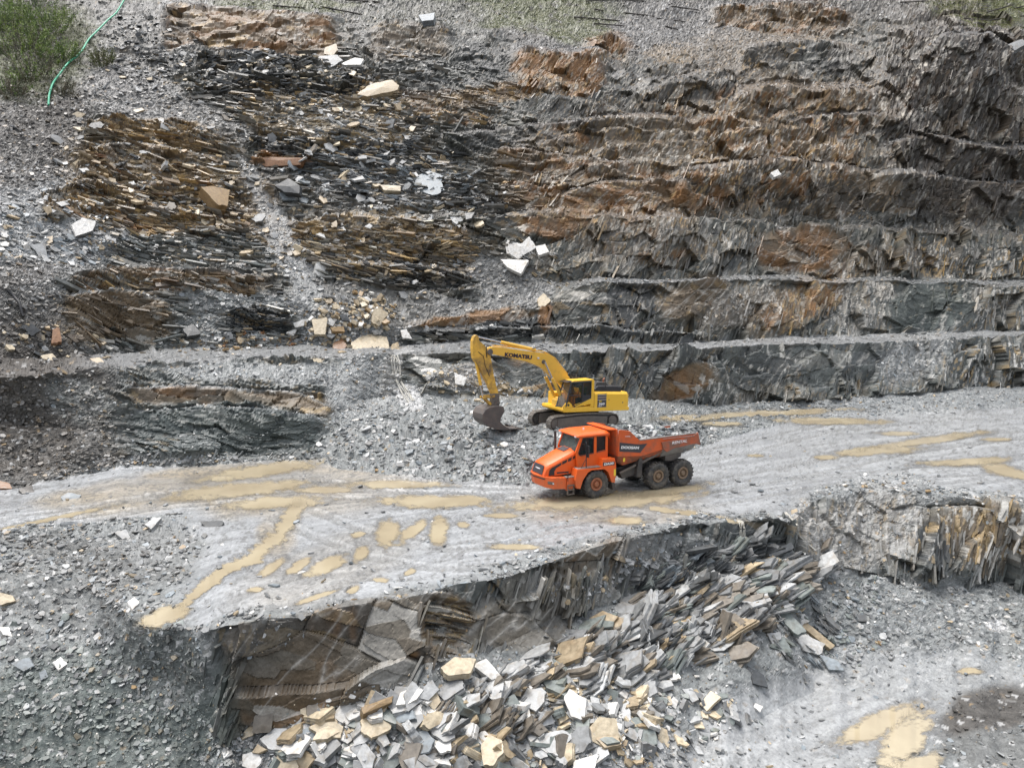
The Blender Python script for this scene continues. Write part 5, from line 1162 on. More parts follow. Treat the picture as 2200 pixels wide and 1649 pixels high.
def wheel(parent, x, y, side, r, w, rimmat, z=None):
    """wheel standing at x with its outer face at y; side +1 is the left of the machine"""
    c = (x, y, r if z is None else z); s_ = side
    rim = MB()
    rim.lathe([(.0, .03 * s_), (.13, .03 * s_), (.15, -.0 * s_), (.17, -.10 * s_), (.25, -.12 * s_), (.27, -.02 * s_), (.35, .0), (.385, -.02 * s_), (.40, -.08 * s_), (.40, -w * s_)], c, 24)
    for k in range(10):
        a = 2 * math.pi * k / 10; rim.box((c[0] + .21 * math.cos(a) - .015, c[1] - .125 * s_, c[2] + .21 * math.sin(a) - .015), (c[0] + .21 * math.cos(a) + .015, c[1] - .09 * s_, c[2] + .21 * math.sin(a) + .015))
    rim = rim.build('wheel', rimmat, parent, smooth=True)
    t = MB()
    prof = [(.39, -.06), (.46, -.015), (.60, .015), (.70, .01), (r - .085, -.02), (r - .05, -.07), (r - .045, -.5 * w)]
    prof = prof + [(p[0], -w - p[1]) for p in prof[::-1]]
    t.lathe([(q[0], q[1] * s_) for q in prof], c, 40)
    nl = 22
    for k in range(nl):                                    # chevron tread blocks
        for h in (0, 1):
            a = 2 * math.pi * (k + .5 * h) / nl; da = 2 * math.pi / nl * .25
            ya, yb = (-.02, -.46 * w) if h == 0 else (-w + .02, -.54 * w)
            vs = []
            for rr in (r - .12, r + .015):
                for yy, sh in ((ya, 0), (yb, .55)):
                    for dd in (-da, da):
                        an = a + dd * (1.0 if yy == ya else .85) + sh * da * 2
                        r_ = rr if not (yy == ya and rr > r) else r - .02
                        vs.append((c[0] + r_ * math.cos(an), c[1] + yy * s_, c[2] + r_ * math.sin(an)))
            t.faces(vs, [(0, 1, 3, 2), (4, 6, 7, 5), (0, 4, 5, 1), (2, 3, 7, 6), (0, 2, 6, 4), (1, 5, 7, 3)])
    t.build('tyre', RUBBER, rim)
    return rim

# ---- articulated dump truck (x forward, y to its left, measured on the photograph's truck)
truck = empty('dump_truck', (4.293, 46.273, -.02), (0, 0, R(-153.77)))
tag(truck, 'orange six wheeled articulated dump truck loaded with slate, standing in a muddy puddle', 'dump truck')
b = MB()                                                     # hood
def hood_loop(x, w, zb, zs, zc): return [(x, -w, zb), (x, -w, zs), (x, -w * .88, zs + .13), (x, -w * .45, zc), (x, w * .45, zc), (x, w * .88, zs + .13), (x, w, zs), (x, w, zb)]
b.loft([hood_loop(1.12, .90, 1.5, 2.68, 2.90), hood_loop(1.7, .90, 1.5, 2.46, 2.70), hood_loop(2.4, .87, 1.48, 2.16, 2.42), hood_loop(2.8, .84, 1.46, 2.0, 2.24), hood_loop(2.98, .80, 1.44, 1.86, 2.12), hood_loop(3.14, .76, 1.43, 1.48, 1.52)])
hood = b.build('hood', ORANGE, truck, .03, True)
MB().faces([(3.0, -.56, 2.07), (3.0, .56, 2.07), (3.155, .60, 1.56), (3.155, -.60, 1.56), (3.02, -.56, 2.075), (3.02, .56, 2.075), (3.175, .60, 1.555), (3.175, -.60, 1.555)], [(4, 5, 6, 7), (0, 1, 5, 4), (1, 2, 6, 5), (2, 3, 7, 6), (3, 0, 4, 7)]).build('grille', DARKGREY, hood)
lettering('badge', 'DOOSAN', WHITE, hood, (3.115, -.27, 1.80), (0, 1, 0), (-.28, 0, .96), .075, .52, .03)
for y_ in (-1, 1):
    for pts in ([(2.86,1.52),(2.80,1.84),(2.63,1.98),(2.05,2.22),(2.08,2.08),(2.37,1.93),(2.5,1.74),(2.5,1.52)], [(1.98,2.27),(1.66,2.37),(1.71,2.20),(2.0,2.10)], [(1.60,2.40),(1.34,2.48),(1.40,2.28),(1.63,2.22)], [(1.28,2.50),(1.12,2.56),(1.16,2.38),(1.31,2.32)], [(2.34,1.68),(1.56,1.67),(1.58,1.58),(2.32,1.59)]):
        ws = [.885 + (.02 if p[0] < 2.2 else -.015 if p[0] > 2.7 else 0) for p in pts]
        g = MB(); g.loft([[(p[0], y_ * (w_ - .03), p[1]) for p, w_ in zip(pts, ws)], [(p[0], y_ * w_, p[1]) for p, w_ in zip(pts, ws)]]); g.build('side_vent', BLACK, hood)
MB().faces([(1.22, -.36, 2.885), (1.22, .36, 2.885), (1.62, .40, 2.755), (1.62, -.40, 2.755), (1.22, -.36, 2.90), (1.22, .36, 2.90), (1.62, .40, 2.77), (1.62, -.40, 2.77)], [(4, 5, 6, 7), (0, 1, 5, 4), (1, 2, 6, 5), (2, 3, 7, 6), (3, 0, 4, 7)]).build('hood_panel', DARKGREY, hood)
b = MB()                                                     # bumper
b.loft([[(1.9, s * 1.22, .72), (1.9, s * 1.22, 1.40), (2.75, s * 1.22, 1.47), (2.75, s * 1.22, .80)] if i in (0, 4) else [(1.9, s * 1.0, .75), (1.9, s * 1.0, 1.40), (3.18 if i != 2 else 3.42, s * .8, 1.50 if i != 2 else 1.54), (3.06 if i != 2 else 3.28, s * .8, .84 if i != 2 else .92)] for i, s in enumerate((-1, -1.02, 0, 1.02, 1))])
bump = b.build('bumper', ORANGE, truck, .03)
MB().loft([[(3.125, .92, 1.40), (3.19, .80, 1.40), (3.19, .80, 1.33), (3.12, .92, 1.33)], [(3.43, 0, 1.44), (3.43, 0, 1.44), (3.41, 0, 1.36), (3.40, 0, 1.36)], [(3.125, -.92, 1.40), (3.19, -.80, 1.40), (3.19, -.80, 1.33), (3.12, -.92, 1.33)]]).build('bumper_slot', BLACK, bump)
for s in (1, -1):
    MB().loft([[(2.98, s * 1.0, 1.25), (2.72, s * 1.235, 1.22), (2.72, s * 1.235, 1.06), (2.98, s * 1.0, 1.09)], [(3.02, s * 1.03, 1.25), (2.74, s * 1.26, 1.22), (2.74, s * 1.26, 1.06), (3.02, s * 1.03, 1.09)]]).build('headlight', STEEL_D, truck)
    MB().box((2.74, s * 1.20, 1.10), (2.80, s * 1.275, 1.17)).build('lamp', LAMP, truck)
# fenders with their cabinets
FEN = [(1.33,1.86),(1.46,1.24),(1.36,.75),(1.12,.70),(.95,1.18),(.62,1.60),(.36,1.72),(-.52,1.69),(-.78,1.48),(-1.04,.84),(-1.27,.81),(-1.33,1.78),(-1.22,2.28),(-.40,2.30),(-.27,1.80),(.9,1.84)]
for s in (1, -1):
    b = MB()
    top = [FEN[i] for i in (0, 15, 14)]
    b.prism(FEN, s * .92, s * 1.5)
    f = b.build('fender', ORANGE, truck, .02)
    MB().faces([(x, s * 1.507, z) for x, z in ((-.40, 2.10), (-1.20, 2.09), (-1.205, 1.88), (-.40, 1.89))] + [(x, s * 1.49, z) for x, z in ((-.40, 2.10), (-1.20, 2.09), (-1.205, 1.88), (-.40, 1.89))], [(0, 1, 2, 3), (0, 4, 5, 1), (1, 5, 6, 2), (2, 6, 7, 3), (3, 7, 4, 0)]).build('number_panel', DARKGREY, f)
    if s > 0: lettering('model_number', 'DA30', WHITE, f, (-.47, 1.512, 1.925), (-1, 0, 0), (0, 0, 1), .14, .66, .035, .15)
    else: lettering('model_number', 'DA30', WHITE, f, (-1.15, -1.512, 1.925), (1, 0, 0), (0, 0, 1), .14, .66, .035, .15)
    MB().box((-1.30, s * 1.5, 1.22), (-1.16, s * 1.505, 1.62)).build('warning_sticker', YDECAL, f)
    MB().box((-.35, s * .95, 1.82 if 0 else 1.85), (1.28, s * 1.44, 1.875)).build('deck_plate', TRAYGREY, truck)
    MB().prism([(-1.22, .85), (-1.02, .85), (-1.15, .38), (-1.4, .33)], s * .95, s * 1.48).build('mudflap', FRAME, truck)
    st = MB().box((1.42, s * .95, .62), (1.88, s * 1.28, 1.38)).build('step_box', ORANGE, truck, .015)
    l = MB()
    for z_ in (.40, .66, .92): l.box((1.45, s * 1.12, z_), (1.86, s * 1.40, z_ + .045))
    for x_ in (1.45, 1.83): l.box((x_, s * 1.20, .38), (x_ + .04, s * 1.34, .96))
    l.build('step', STEEL_D, truck)
    MB().box((1.42, s * .95, 1.385), (1.95, s * 1.30, 1.43)).build('step_plate', TRAYGREY, truck)
    h = MB().tube([(1.86, s * 1.33, 1.2), (1.86, s * 1.33, 1.78)], .022); h.build('grab_rail', BLACK, truck)
# cab
b = MB()
ROOFZ = 3.62
A0, A1, B0 = (1.20, 2.78), (.84, ROOFZ), (-1.0, ROOFZ)
for s in (1, -1):
    y0, y1 = s * .98, s * 1.08
    b.prism([(1.06, 1.86), (1.20, 2.78), (1.08, 2.78), (1.0, 2.50), (-1.0, 2.50), (-1.0, 1.86)], y0, y1)                        # lower side
    b.prism([(1.22, 2.76), (.87, ROOFZ), (.72, ROOFZ), (1.06, 2.66)], y0, y1)                                                  # A pillar
    b.prism([(1.08, 2.70), (1.0, 2.48), (-.02, 2.48), (-.02, 2.62), (.86, 2.55)], y0, y1)
    b.prism([(-.02, 2.45), (-.02, ROOFZ), (-.22, ROOFZ), (-.22, 2.45)], y0, y1)                                                # B pillar
    b.prism([(-.82, 2.45), (-.82, ROOFZ), (-1.0, ROOFZ), (-1.0, 2.45)], y0, y1)
    b.prism([(.86, ROOFZ - .06), (.86, ROOFZ), (-1.0, ROOFZ), (-1.0, ROOFZ - .07)], y0, y1)
    b.prism([(-.2, 2.48), (-.2, 2.66), (-.84, 2.74), (-.84, 2.48)], y0, y1)
b.box((-1.0, -.98, 1.86), (-.94, .98, 2.72)); b.box((-1.0, -.98, 3.5), (-.94, .98, 3.6)); b.box((-.95, -.98, 1.86), (1.05, .98, 1.92)); b.box((1.0, -.98, 1.9), (1.1, .98, 2.72))
cab = b.build('cab', ORANGE, truck, .012)
b = MB()
def rl(x0, x1, w, z): return [(x1, -w, z), (x0, -w, z), (x0 + .0, w, z), (x1, w, z)]
b.loft([rl(-1.08, 1.0, 1.12, 3.60), rl(-1.10, 1.12, 1.14, 3.66), rl(-1.08, 1.08, 1.12, 3.74), rl(-1.0, .55, .92, 3.86), rl(-.9, .3, .7, 3.88)])
b.build('roof', ORANGE, truck, .03, True)
MB().faces([(1.175, -.93, 2.82), (1.175, .93, 2.82), (.845, .93, 3.60), (.845, -.93, 3.60), (1.155, -.93, 2.82), (1.155, .93, 2.82), (.825, .93, 3.60), (.825, -.93, 3.60)], [(0, 1, 2, 3), (7, 6, 5, 4)]).build('windscreen', GLASS, truck)
MB().tube([(1.2, .3, 2.86), (.98, -.1, 3.34)], .012, 5).build('wiper', BLACK, truck)
for s in (1, -1):
    MB().prism([(1.02, 2.72), (.98, 2.60), (.86, 2.57), (0, 2.64), (0, 3.56), (.70, 3.56)], s * 1.03, s * 1.045).build('door_window', GLASS_D, truck)
    MB().prism([(-.24, 2.67), (-.80, 2.75), (-.80, 3.55), (-.24, 3.56)], s * 1.03, s * 1.045).build('rear_side_window', GLASS_D, truck)
    fr = MB()
    for pts in ([(1.02, 2.72), (.98, 2.58), (.86, 2.54), (0, 2.61), (0, 3.58), (.70, 3.58)], [(-.24, 2.63), (-.80, 2.71), (-.80, 3.57), (-.24, 3.58)]):
        P3 = [(x, s * 1.085, z) for x, z in pts]; fr.tube(P3 + [P3[0]], .022, 5)
    fr.build('window_seal', BLACK, truck)
    MB().tube([(.66, s * 1.36, 1.86), (.66, s * 1.36, 3.30), (.68, s * 1.30, 3.42)], .03, 6).build('mirror_post', BLACK, truck)
    mi = MB(); mi.box((.52, s * 1.30, 2.75), (.62, s * 1.52, 3.18)); mi.box((.54, s * 1.32, 2.48), (.62, s * 1.50, 2.70)); mi.build('mirror', BLACK, truck, .02)
    MB().tube([(.95, s * 1.30, 1.88), (.80, s * 1.35, 2.2), (.66, s * 1.36, 2.42)], .016, 5).build('brace', BLACK, truck)
    MB().box((1.02, s * .82, 3.60), (1.16, s * .96, 3.68)).build('work_lamp', LAMP, truck)
MB().box((-.55, -.28, 1.95), (.05, .28, 2.5)).box((-.62, -.26, 2.45), (-.48, .26, 3.25)).build('seat', SEATM, truck, .04)
MB().tube([(.42, -.18, 2.78), (.46, 0, 2.80), (.42, .18, 2.78)], .02, 5).tube([(.7, 0, 2.3), (.44, 0, 2.78)], .03, 6).build('steering_wheel', SEATM, truck)
MB().tube([(0.1, .1, 3.88), (.1, .1, 3.97)], [.06, .045], 8).build('beacon', LAMP, truck)
MB().tube([(1.42, -.98, 1.9), (1.42, -.98, 2.9)], .06).tube([(1.42, -.98, 2.6), (1.42, -.98, 3.72)], .085, 10).build('exhaust_stack', FRAME, truck)
MB().box((1.33, -1.25, 2.75), (1.42, -1.06, 3.05)).build('mirror', BLACK, truck, .02)
# articulated frame
b = MB()
b.box((-1.3, -.55, .75), (2.6, .55, 1.45)); b.prism([(-1.5, 1.0), (-2.3, .85), (-3.2, .9), (-7.0, 1.0), (-7.0, 1.38), (-3.4, 1.62), (-2.6, 1.5), (-1.6, 1.35)], -.55, .55)
for s in (1, -1):
    b.prism([(-1.97, 1.20), (-3.05, 1.50), (-3.05, .98), (-2.1, .82)], s * .55, s * 1.0)
    b.prism([(-3.15, 2.05), (-3.40, 2.05), (-3.40, .82), (-2.96, .88)], s * .6, s * 1.22)
    b.box((-6.35, s * .5, .72), (-4.35, s * .72, .98))
for x_ in (0, -4.43, -6.3): b.tube([(x_, -.95, .85), (x_, .95, .85)], .17, 10)
b.build('chassis', FRAME, truck, .02)
MB().box((-1.75, -.5, .9), (-1.35, .5, 1.5)).box((-1.62, .5, .95), (-1.45, 1.05, 1.4)).build('hitch', ORANGE_W, truck, .02)
for s in (1, -1):
    b = MB(); b.tube([(-1.85, s * 1.08, 1.22), (-3.0, s * 1.08, 1.60)], .075, 10); b.tube([(-3.4, s * 1.12, 1.72), (-4.95, s * 1.12, 2.26)], .095, 10); b.build('hoist_cylinder', STEEL_D, truck, smooth=True)
for x_, rm in ((0, RIM), (-4.43, RIM2), (-6.3, RIM2)):
    wheel(truck, x_, 1.50, 1, .84, .62, rm); wheel(truck, x_, -1.50, -1, .84, .62, rm)
# tray
YT = 1.42
SIDE_UP = [(-1.55, 3.92), (-2.30, 3.80), (-3.02, 3.17), (-7.40, 3.24), (-7.45, 2.62), (-4.75, 2.46), (-3.2, 2.20), (-1.50, 2.34)]
b = MB()
for s in (1, -1): b.prism(SIDE_UP, s * (YT - .09), s * YT)
b.prism([(-1.42, 3.95), (-1.52, 3.95), (-1.62, 2.34), (-1.50, 2.34)], -YT + .09, YT - .09)                                        # front wall
tray = b.build('tray', ORANGE_W, truck, .012)
b = MB()                                                        # belly, hull shaped
def belly(y, k): return [(-1.55, y, 2.34), (-1.65, y * k, 1.95), (-2.12, y * k, 1.66), (-2.6, y * k, 1.84)] 
b.loft([[(-1.52, -YT + .02, 2.33), (-1.52, YT - .02, 2.33), (-1.66, 1.05, 1.92), (-1.66, -1.05, 1.92)], [(-2.1, -YT + .02, 2.29), (-2.1, YT - .02, 2.29), (-2.12, 1.0, 1.64), (-2.12, -1.0, 1.64)], [(-3.2, -YT + .02, 2.19), (-3.2, YT - .02, 2.19), (-3.0, 1.0, 1.80), (-3.0, -1.0, 1.80)], [(-4.75, -YT + .02, 2.44), (-4.75, YT - .02, 2.44), (-4.8, 1.0, 1.92), (-4.8, -1.0, 1.92)]])
b.build('tray_belly', ORANGE_L, tray, .01)
b = MB(); b.loft([[(-4.75, -YT + .03, 2.45), (-4.75, YT - .03, 2.45), (-4.85, 1.0, 1.90), (-4.85, -1.0, 1.90)], [(-7.35, -YT + .03, 2.62), (-7.35, YT - .03, 2.62), (-7.25, 1.05, 2.12), (-7.25, -1.05, 2.12)]])
b.build('tray_tail', TRAYGREY, tray, .01)
b = MB(); b.loft([[(-1.70, -YT + .11, 2.44), (-1.70, YT - .11, 2.44), (-1.70, YT - .11, 2.40), (-1.70, -YT + .11, 2.40)], [(-3.0, -YT + .11, 2.34), (-3.0, YT - .11, 2.34), (-3.0, YT - .11, 2.3), (-3.0, -YT + .11, 2.3)], [(-7.3, -YT + .11, 2.72), (-7.3, YT - .11, 2.72), (-7.3, YT - .11, 2.68), (-7.3, -YT + .11, 2.68)]]); b.build('tray_floor', TRAYGREY, tray)
MB().prism([(-.95, 3.98), (-1.45, 3.97), (-1.45, 3.86), (-.95, 3.93)], -1.25, 1.25).prism([(-1.30, 3.4), (-1.46, 3.9), (-1.50, 3.2)], -.6, -.5).prism([(-1.30, 3.4), (-1.46, 3.9), (-1.50, 3.2)], .5, .6).build('spill_guard', ORANGE, tray, .02)
for s in (1, -1):
    MB().tube([(-3.02, s * (YT - .02), 3.19), (-7.38, s * (YT - .02), 3.27)], .05, 8).build('rim_rail', TRAYGREY, tray, smooth=True)
    b = MB(); b.prism([(-4.60, 2.92), (-6.9, 3.10), (-7.36, 3.30), (-7.56, 2.54), (-7.0, 2.62), (-5.45, 2.46), (-5.0, 2.28), (-4.72, 2.50)], s * YT, s * (YT + .09)); led_ = b.build('tail_ledge', ORANGE_L, tray, .012)
    MB().box((-7.0, s * (YT + .09), 3.115), (-4.65, s * (YT + .12), 3.15) ).build('ledge_strip', TRAYGREY, led_)
    MB().prism([(-1.59, 3.17), (-1.58, 2.63), (-3.07, 2.42), (-3.58, 2.93), (-3.0, 2.93)], s * (YT + .001), s * (YT + .012)).build('name_panel', DARKGREY, tray)
    sl = (3.4 - 0) and -.115
    if s > 0:
        lettering('maker_name', 'DOOSAN', WHITE, tray, (-1.68, YT + .014, 2.79), (-1, 0, -.115), (-.1, 0, 1), .17, 1.30, .045, .12)
        lettering('rental_name', 'RENTAL', WHITE, led_, (-5.36, YT + .092, 2.74), (-1, 0, .03), (0, 0, 1), .17, 1.15, .02, .15)
        lettering('small_print', 'moxy', WHITE, tray, (-1.98, YT + .004, 3.46), (-1, 0, -.06), (0, 0, 1), .06, .36, .02)
    else:
        lettering('maker_name', 'DOOSAN', WHITE, tray, (-2.92, -YT - .014, 2.66), (1, 0, .115), (.1, 0, 1), .145, 1.22, .04, .2)
MB().box((-2.0, YT - .005, 1.98), (-1.86, YT - .0, 2.2)).build('warning_sticker', YDECAL, tray)
MB().prism([(-5.3, 1.95), (-5.9, 1.95), (-6.3, 2.1), (-6.6, 2.15), (-6.5, 1.75), (-5.9, 1.55), (-5.3, 1.6)], -.95, .95).build('tray_pivot', STEEL_D, truck, .02)

# ---- crawler excavator
EXZ = 2.1
exc = empty('excavator', (4.660, 57.167, EXZ), (0, R(-1.2), R(180 + 28)))
tag(exc, 'yellow crawler excavator standing on the rubble mound with its bucket on the ground', 'excavator')
def track(s):
    y0, y1 = s * 1.0, s * 1.6
    path = []                                                # closed path of shoes, x forward
    for k in range(9): a = R(-90 + 180 * k / 8); path.append((2.60 + .52 * math.cos(a), .52 + .5 * math.sin(a)))
    path += [(1.6, 1.08), (.6, 1.12), (-.4, 1.11), (-1.4, 1.04)]
    for k in range(9): a = R(90 + 180 * k / 8); path.append((-2.25 + .5 * math.cos(a), .50 + .48 * math.sin(a)))
    path += [(-1.5, .02), (0, .02), (1.5, .02)]
    pv = [Vector((x, 0, z)) for x, z in path] + [Vector((path[0][0], 0, path[0][1]))]
    seg = []
    Ltot = sum((pv[i + 1] - pv[i]).length for i in range(len(pv) - 1)); n = 58; step = Ltot / n
    f = MB()
    f.prism([(2.45, .86), (2.50, .10), (-1.7, .10), (-1.75, .80), (-.3, .93), (.8, .94)], s * 1.04, s * 1.56)
    fr = f.build('track_frame', STEEL_D, exc, .03)
    i, pos = 0, 0.0; m = MB()
    cur = pv[0].copy(); acc = 0
    for k in range(n):
        d = k * step
        run = 0
        for i in range(len(pv) - 1):
            l = (pv[i + 1] - pv[i]).length
            if run + l > d: break
            run += l
        t = (pv[i + 1] - pv[i]).normalized(); p = pv[i] + t * (d - run); nrm = Vector((t.z, 0, -t.x))
        c = Vector((.2, 0, .55)); 
        if nrm.dot(p - c) < 0: nrm = -nrm
        for (o0, o1, h0, h1) in ((-.5, .42, -.03, .0), (-.5, -.36, .0, .045), (.0, .10, .0, .035)):
            q = [p + t * step * o0 + nrm * h0, p + t * step * o1 + nrm * h0, p + t * step * o1 + nrm * h1, p + t * step * o0 + nrm * h1]
            m.loft([[(v.x, y0, v.z) for v in q], [(v.x, y1, v.z) for v in q]])
    m.build('track_shoe', SHOE, fr)['kind'] = 'stuff'
    lk = MB(); lk.prism([(x * .97 + .006, .03 + z * .93) for x, z in path], s * 1.2, s * 1.4); lk.build('track_chain', FRAME, fr)
    w = MB(); w.lathe([(0, .0), (.33, 0), (.36, -.05), (.36, -.4)], (-2.25, s * 1.56, .50), 20) if s > 0 else w.lathe([(0, 0), (.33, 0), (.36, .05), (.36, .4)], (-2.25, s * 1.56, .50), 20)
    w.build('final_drive', STEEL_D, fr)
    MB().lathe([(0, .0), (.36, 0), (.40, -.05 * s), (.40, -.4 * s)], (2.60, s * 1.50, .52), 20).build('idler_wheel', STEEL_D, fr)
    for k in range(7): MB().lathe([(0, 0), (.15, 0), (.15, -.35 * s)], (-1.3 + .5 * k, s * 1.52, .17), 12).build('roller', FRAME, fr)
track(1); track(-1)
b = MB(); b.prism([(1.5, .55), (1.2, .85), (-1.1, .85), (-1.4, .55), (-1.2, .4), (1.2, .4)], -1.05, 1.05); b.tube([(0, 0, .8), (0, 0, 1.22)], .62, 20); b.build('undercarriage', STEEL_D, exc, .03)
hs = empty('house_dummy') if False else None
# deck and body
b = MB(); b.prism([(2.05, 1.42), (2.0, 1.60), (-.5, 1.52), (-3.70, 1.40), (-3.68, 1.15), (1.95, 1.28)], -1.5, 1.5)
deck = b.build('deck', YELLOW, exc, .04)
b = MB()
def rr(x, w, z0, z1, c=.16): return [(x, -w, z0), (x, -w, z1 - c), (x, -w + c, z1), (x, w - c, z1), (x, w, z1 - c), (x, w, z0)]
b.loft([rr(-.58, 1.5, 1.5, 2.66), rr(-3.30, 1.5, 1.40, 2.53)])
body = b.build('engine_body', YELLOW, exc, .02)
b = MB(); b.loft([rr(-3.315, 1.49, 1.17, 2.54), rr(-3.55, 1.47, 1.17, 2.51), rr(-3.70, 1.36, 1.18, 2.42), rr(-3.80, 1.15, 1.22, 2.36)]); b.build('counterweight', YELLOW, exc, .03, True)
b = MB(); b.prism([(-.75, 2.62), (-.75, 2.80), (-1.0, 3.0), (-3.05, 2.90), (-3.08, 2.52)], -1.25, 1.28); eh = b.build('engine_cover', BLACK, exc, .03)
b = MB()
for k in range(6): b.box((-1.75 - .2 * k, .9, 2.975 - .01 * k), (-1.87 - .2 * k, 1.22, 3.0 - .01 * k))
b.prism([(-1.3, 2.95), (-1.5, 3.2), (-2.2, 3.16), (-2.5, 2.92)], -.6, .5); b.build('cover_louvre', FRAME, eh, .01)
MB().tube([(-2.5, -.2, 2.9), (-2.5, -.2, 3.3), (-2.62, -.2, 3.38)], .07, 8).build('exhaust_pipe', RIM, exc)
def rail(pts): MB().tube(pts, .022, 6).build('hand_rail', BLACK, exc)
rail([(-.75, 1.42, 2.66), (-.75, 1.42, 3.5), (-1.58, 1.42, 3.5), (-1.58, 1.42, 2.64)]); rail([(-.75, 1.42, 3.1), (-1.58, 1.42, 3.1)])
rail([(-.1, -1.35, 2.66), (-.1, -1.35, 3.66), (-.73, -1.35, 3.66), (-.73, -1.35, 2.66)]); rail([(-.91, -1.35, 2.66), (-.91, -1.35, 3.64), (-1.41, -1.35, 3.64), (-1.41, -1.35, 2.66)]); rail([(-.1, -1.35, 3.2), (-.73, -1.35, 3.2)])
MB().box((-.5, -1.5, 1.5), (1.5, -.5, 2.45)).build('tank_housing', YELLOW, exc, .04)
MB().tube([(-.4, -1.0, 3.3), (-.4, -1.0, 3.6)], .02).box((-.5, -1.05, 3.55), (-.3, -.9, 3.62)).build('mirror', BLACK, exc)
p_ = MB(); p_.box((-1.63, 1.5, 1.50), (-.86, 1.506, 2.04)); p_.build('model_panel', DARKGREY, body)
for z0, z1 in ((2.40, 2.47), (2.24, 2.36), (2.07, 2.20)): MB().box((-1.63, 1.5, z0), (-.86, 1.506, z1)).build('stripe', NAVY, body)
for z0 in (2.375, 2.215, 2.05): MB().box((-1.63, 1.5, z0), (-.86, 1.507, z0 + .018)).build('pale_stripe', WHITE, body)
lettering('model_number', 'PC', YDECAL, body, (-1.0, 1.508, 1.86), (-1, 0, 0), (0, 0, 1), .13, .26, .02, .15)
lettering('model_number', '360', WHITE, body, (-.97, 1.508, 1.66), (-1, 0, 0), (0, 0, 1), .17, .52, .03, .15)
lettering('model_number', 'NLC', WHITE, body, (-.97, 1.508, 1.535), (-1, 0, 0), (0, 0, 1), .09, .30, .02, .15)
MB().box((-1.9, 1.5, 1.96), (-1.84, 1.507, 2.05)).box((-3.15, 1.5, 1.72), (-3.05, 1.507, 1.80)).build('latch', STEEL_D, body)
MB().box((-1.658, 1.49, 1.46), (-1.664, 1.504, 2.57)).box((-.60, 1.49, 1.5), (-.594, 1.504, 2.6)).build('panel_gap', FRAME, body)
# cab
CABY0, CABY1 = .42, 1.5
b = MB()
b.box((-.55, CABY0, 1.5), (1.85, CABY1 - .02, 1.62))
b.prism([(-.28, 1.6), (-.28, 3.46), (-.56, 3.44), (-.56, 1.55)], CABY0, CABY1)                                                     # yellow rear pillar
b.prism([(1.42, 3.40), (1.25, 3.52), (-.5, 3.56), (-.58, 3.42)], CABY0, CABY1)
cab2 = b.build('cab', YELLOW, exc, .03)
MB().prism([(1.08, 1.79), (-.30, 2.19), (-.27, 1.80), (1.02, 1.64)], CABY1 - .03, CABY1 + .012).build('lower_panel', YELLOW, exc)
MB().prism([(2.08, 1.62), (2.05, 1.70), (1.78, 1.98), (1.52, 2.0), (1.34, 1.86), (1.24, 1.62)], CABY1 - .06, CABY1 + .008).build('front_corner', YELLOW, exc)
MB().lathe([(0, .012), (.085, .012), (.10, 0)], (1.60, CABY1, 1.80), 14).build('vent_grille', BLACK, exc)
fr = MB()
DOOR = [(1.36, 3.40), (-.30, 3.42), (-.30, 2.22), (1.10, 1.66), (1.34, 1.64), (1.80, 1.66), (1.78, 1.95)]
for pts, w in (([(1.38, 3.38), (1.80, 1.70)], .07), ([(1.38, 3.38), (-.30, 3.42)], .06), ([(.40, 3.38), (.44, 1.98)], .07), ([(1.52, 2.48), (-.28, 2.38)], .04), ([(-.28, 3.4), (-.28, 2.22)], .05), ([(-.28, 2.22), (1.1, 1.70)], .05)):
    fr.tube([(x, CABY1 - .02, z) for x, z in pts], w, 6)
fr.tube([(1.40, CABY0 + .03, 3.38), (1.95, CABY0 + .03, 1.62)], .05, 6); fr.tube([(1.40, CABY0, 3.40), (1.40, CABY1, 3.40)], .05, 6); fr.tube([(1.98, CABY0, 1.62), (1.80, CABY1, 1.66)], .05, 6)
fr.prism([(-.28, 3.36), (1.3, 3.36), (1.3, 3.40), (-.28, 3.42)], CABY0, CABY0 + .04); fr.prism([(1.2, 1.66), (.2, 1.98), (.3, 1.7), (1.1, 1.62)], CABY1 - .06, CABY1 - .01)
fr.prism([(.44, 2.40), (-.28, 2.36), (-.28, 2.24), (.44, 2.02)], CABY1 - .06, CABY1 + .004)
fr.build('cab_frame', BLACK, exc)
MB().prism([(1.36, 3.36), (.46, 3.38), (.48, 2.46), (1.56, 2.46)], CABY1 - .045, CABY1 - .03).build('door_window', GLASS_D, exc)
MB().prism([(1.56, 2.44), (.48, 2.40), (.50, 1.98), (1.15, 1.70), (1.72, 1.70)], CABY1 - .045, CABY1 - .03).build('door_window', GLASS_D, exc)
MB().prism([(.36, 3.38), (-.25, 3.40), (-.25, 2.42), (.36, 2.46)], CABY1 - .045, CABY1 - .03).build('rear_side_window', GLASS_D, exc)
MB().faces([(1.40, CABY0 + .05, 3.36), (1.40, CABY1 - .05, 3.36), (1.84, CABY1 - .05, 1.70), (1.98, CABY0 + .05, 1.66)], [(0, 1, 2, 3)]).build('windscreen', GLASS, exc)
MB().prism([(1.75, 3.40), (1.30, 3.50), (1.25, 3.44), (1.72, 3.36)], CABY0 + .02, CABY1 - .04).build('sun_visor', BLACK, exc, .01)
MB().box((.0, .70, 1.75), (.55, 1.25, 2.2)).box((-.1, .72, 2.2), (.08, 1.23, 2.95)).build('seat', SEATM, exc, .05)
MB().box((-.02, .62, 2.55), (.22, 1.32, 3.05)).build('vest', HIVIS, exc, .08)
MB().tube([(1.05, .75, 1.7), (1.0, .75, 2.3)], .03).tube([(1.05, 1.2, 1.7), (1.0, 1.2, 2.3)], .03).build('lever', SEATM, exc)
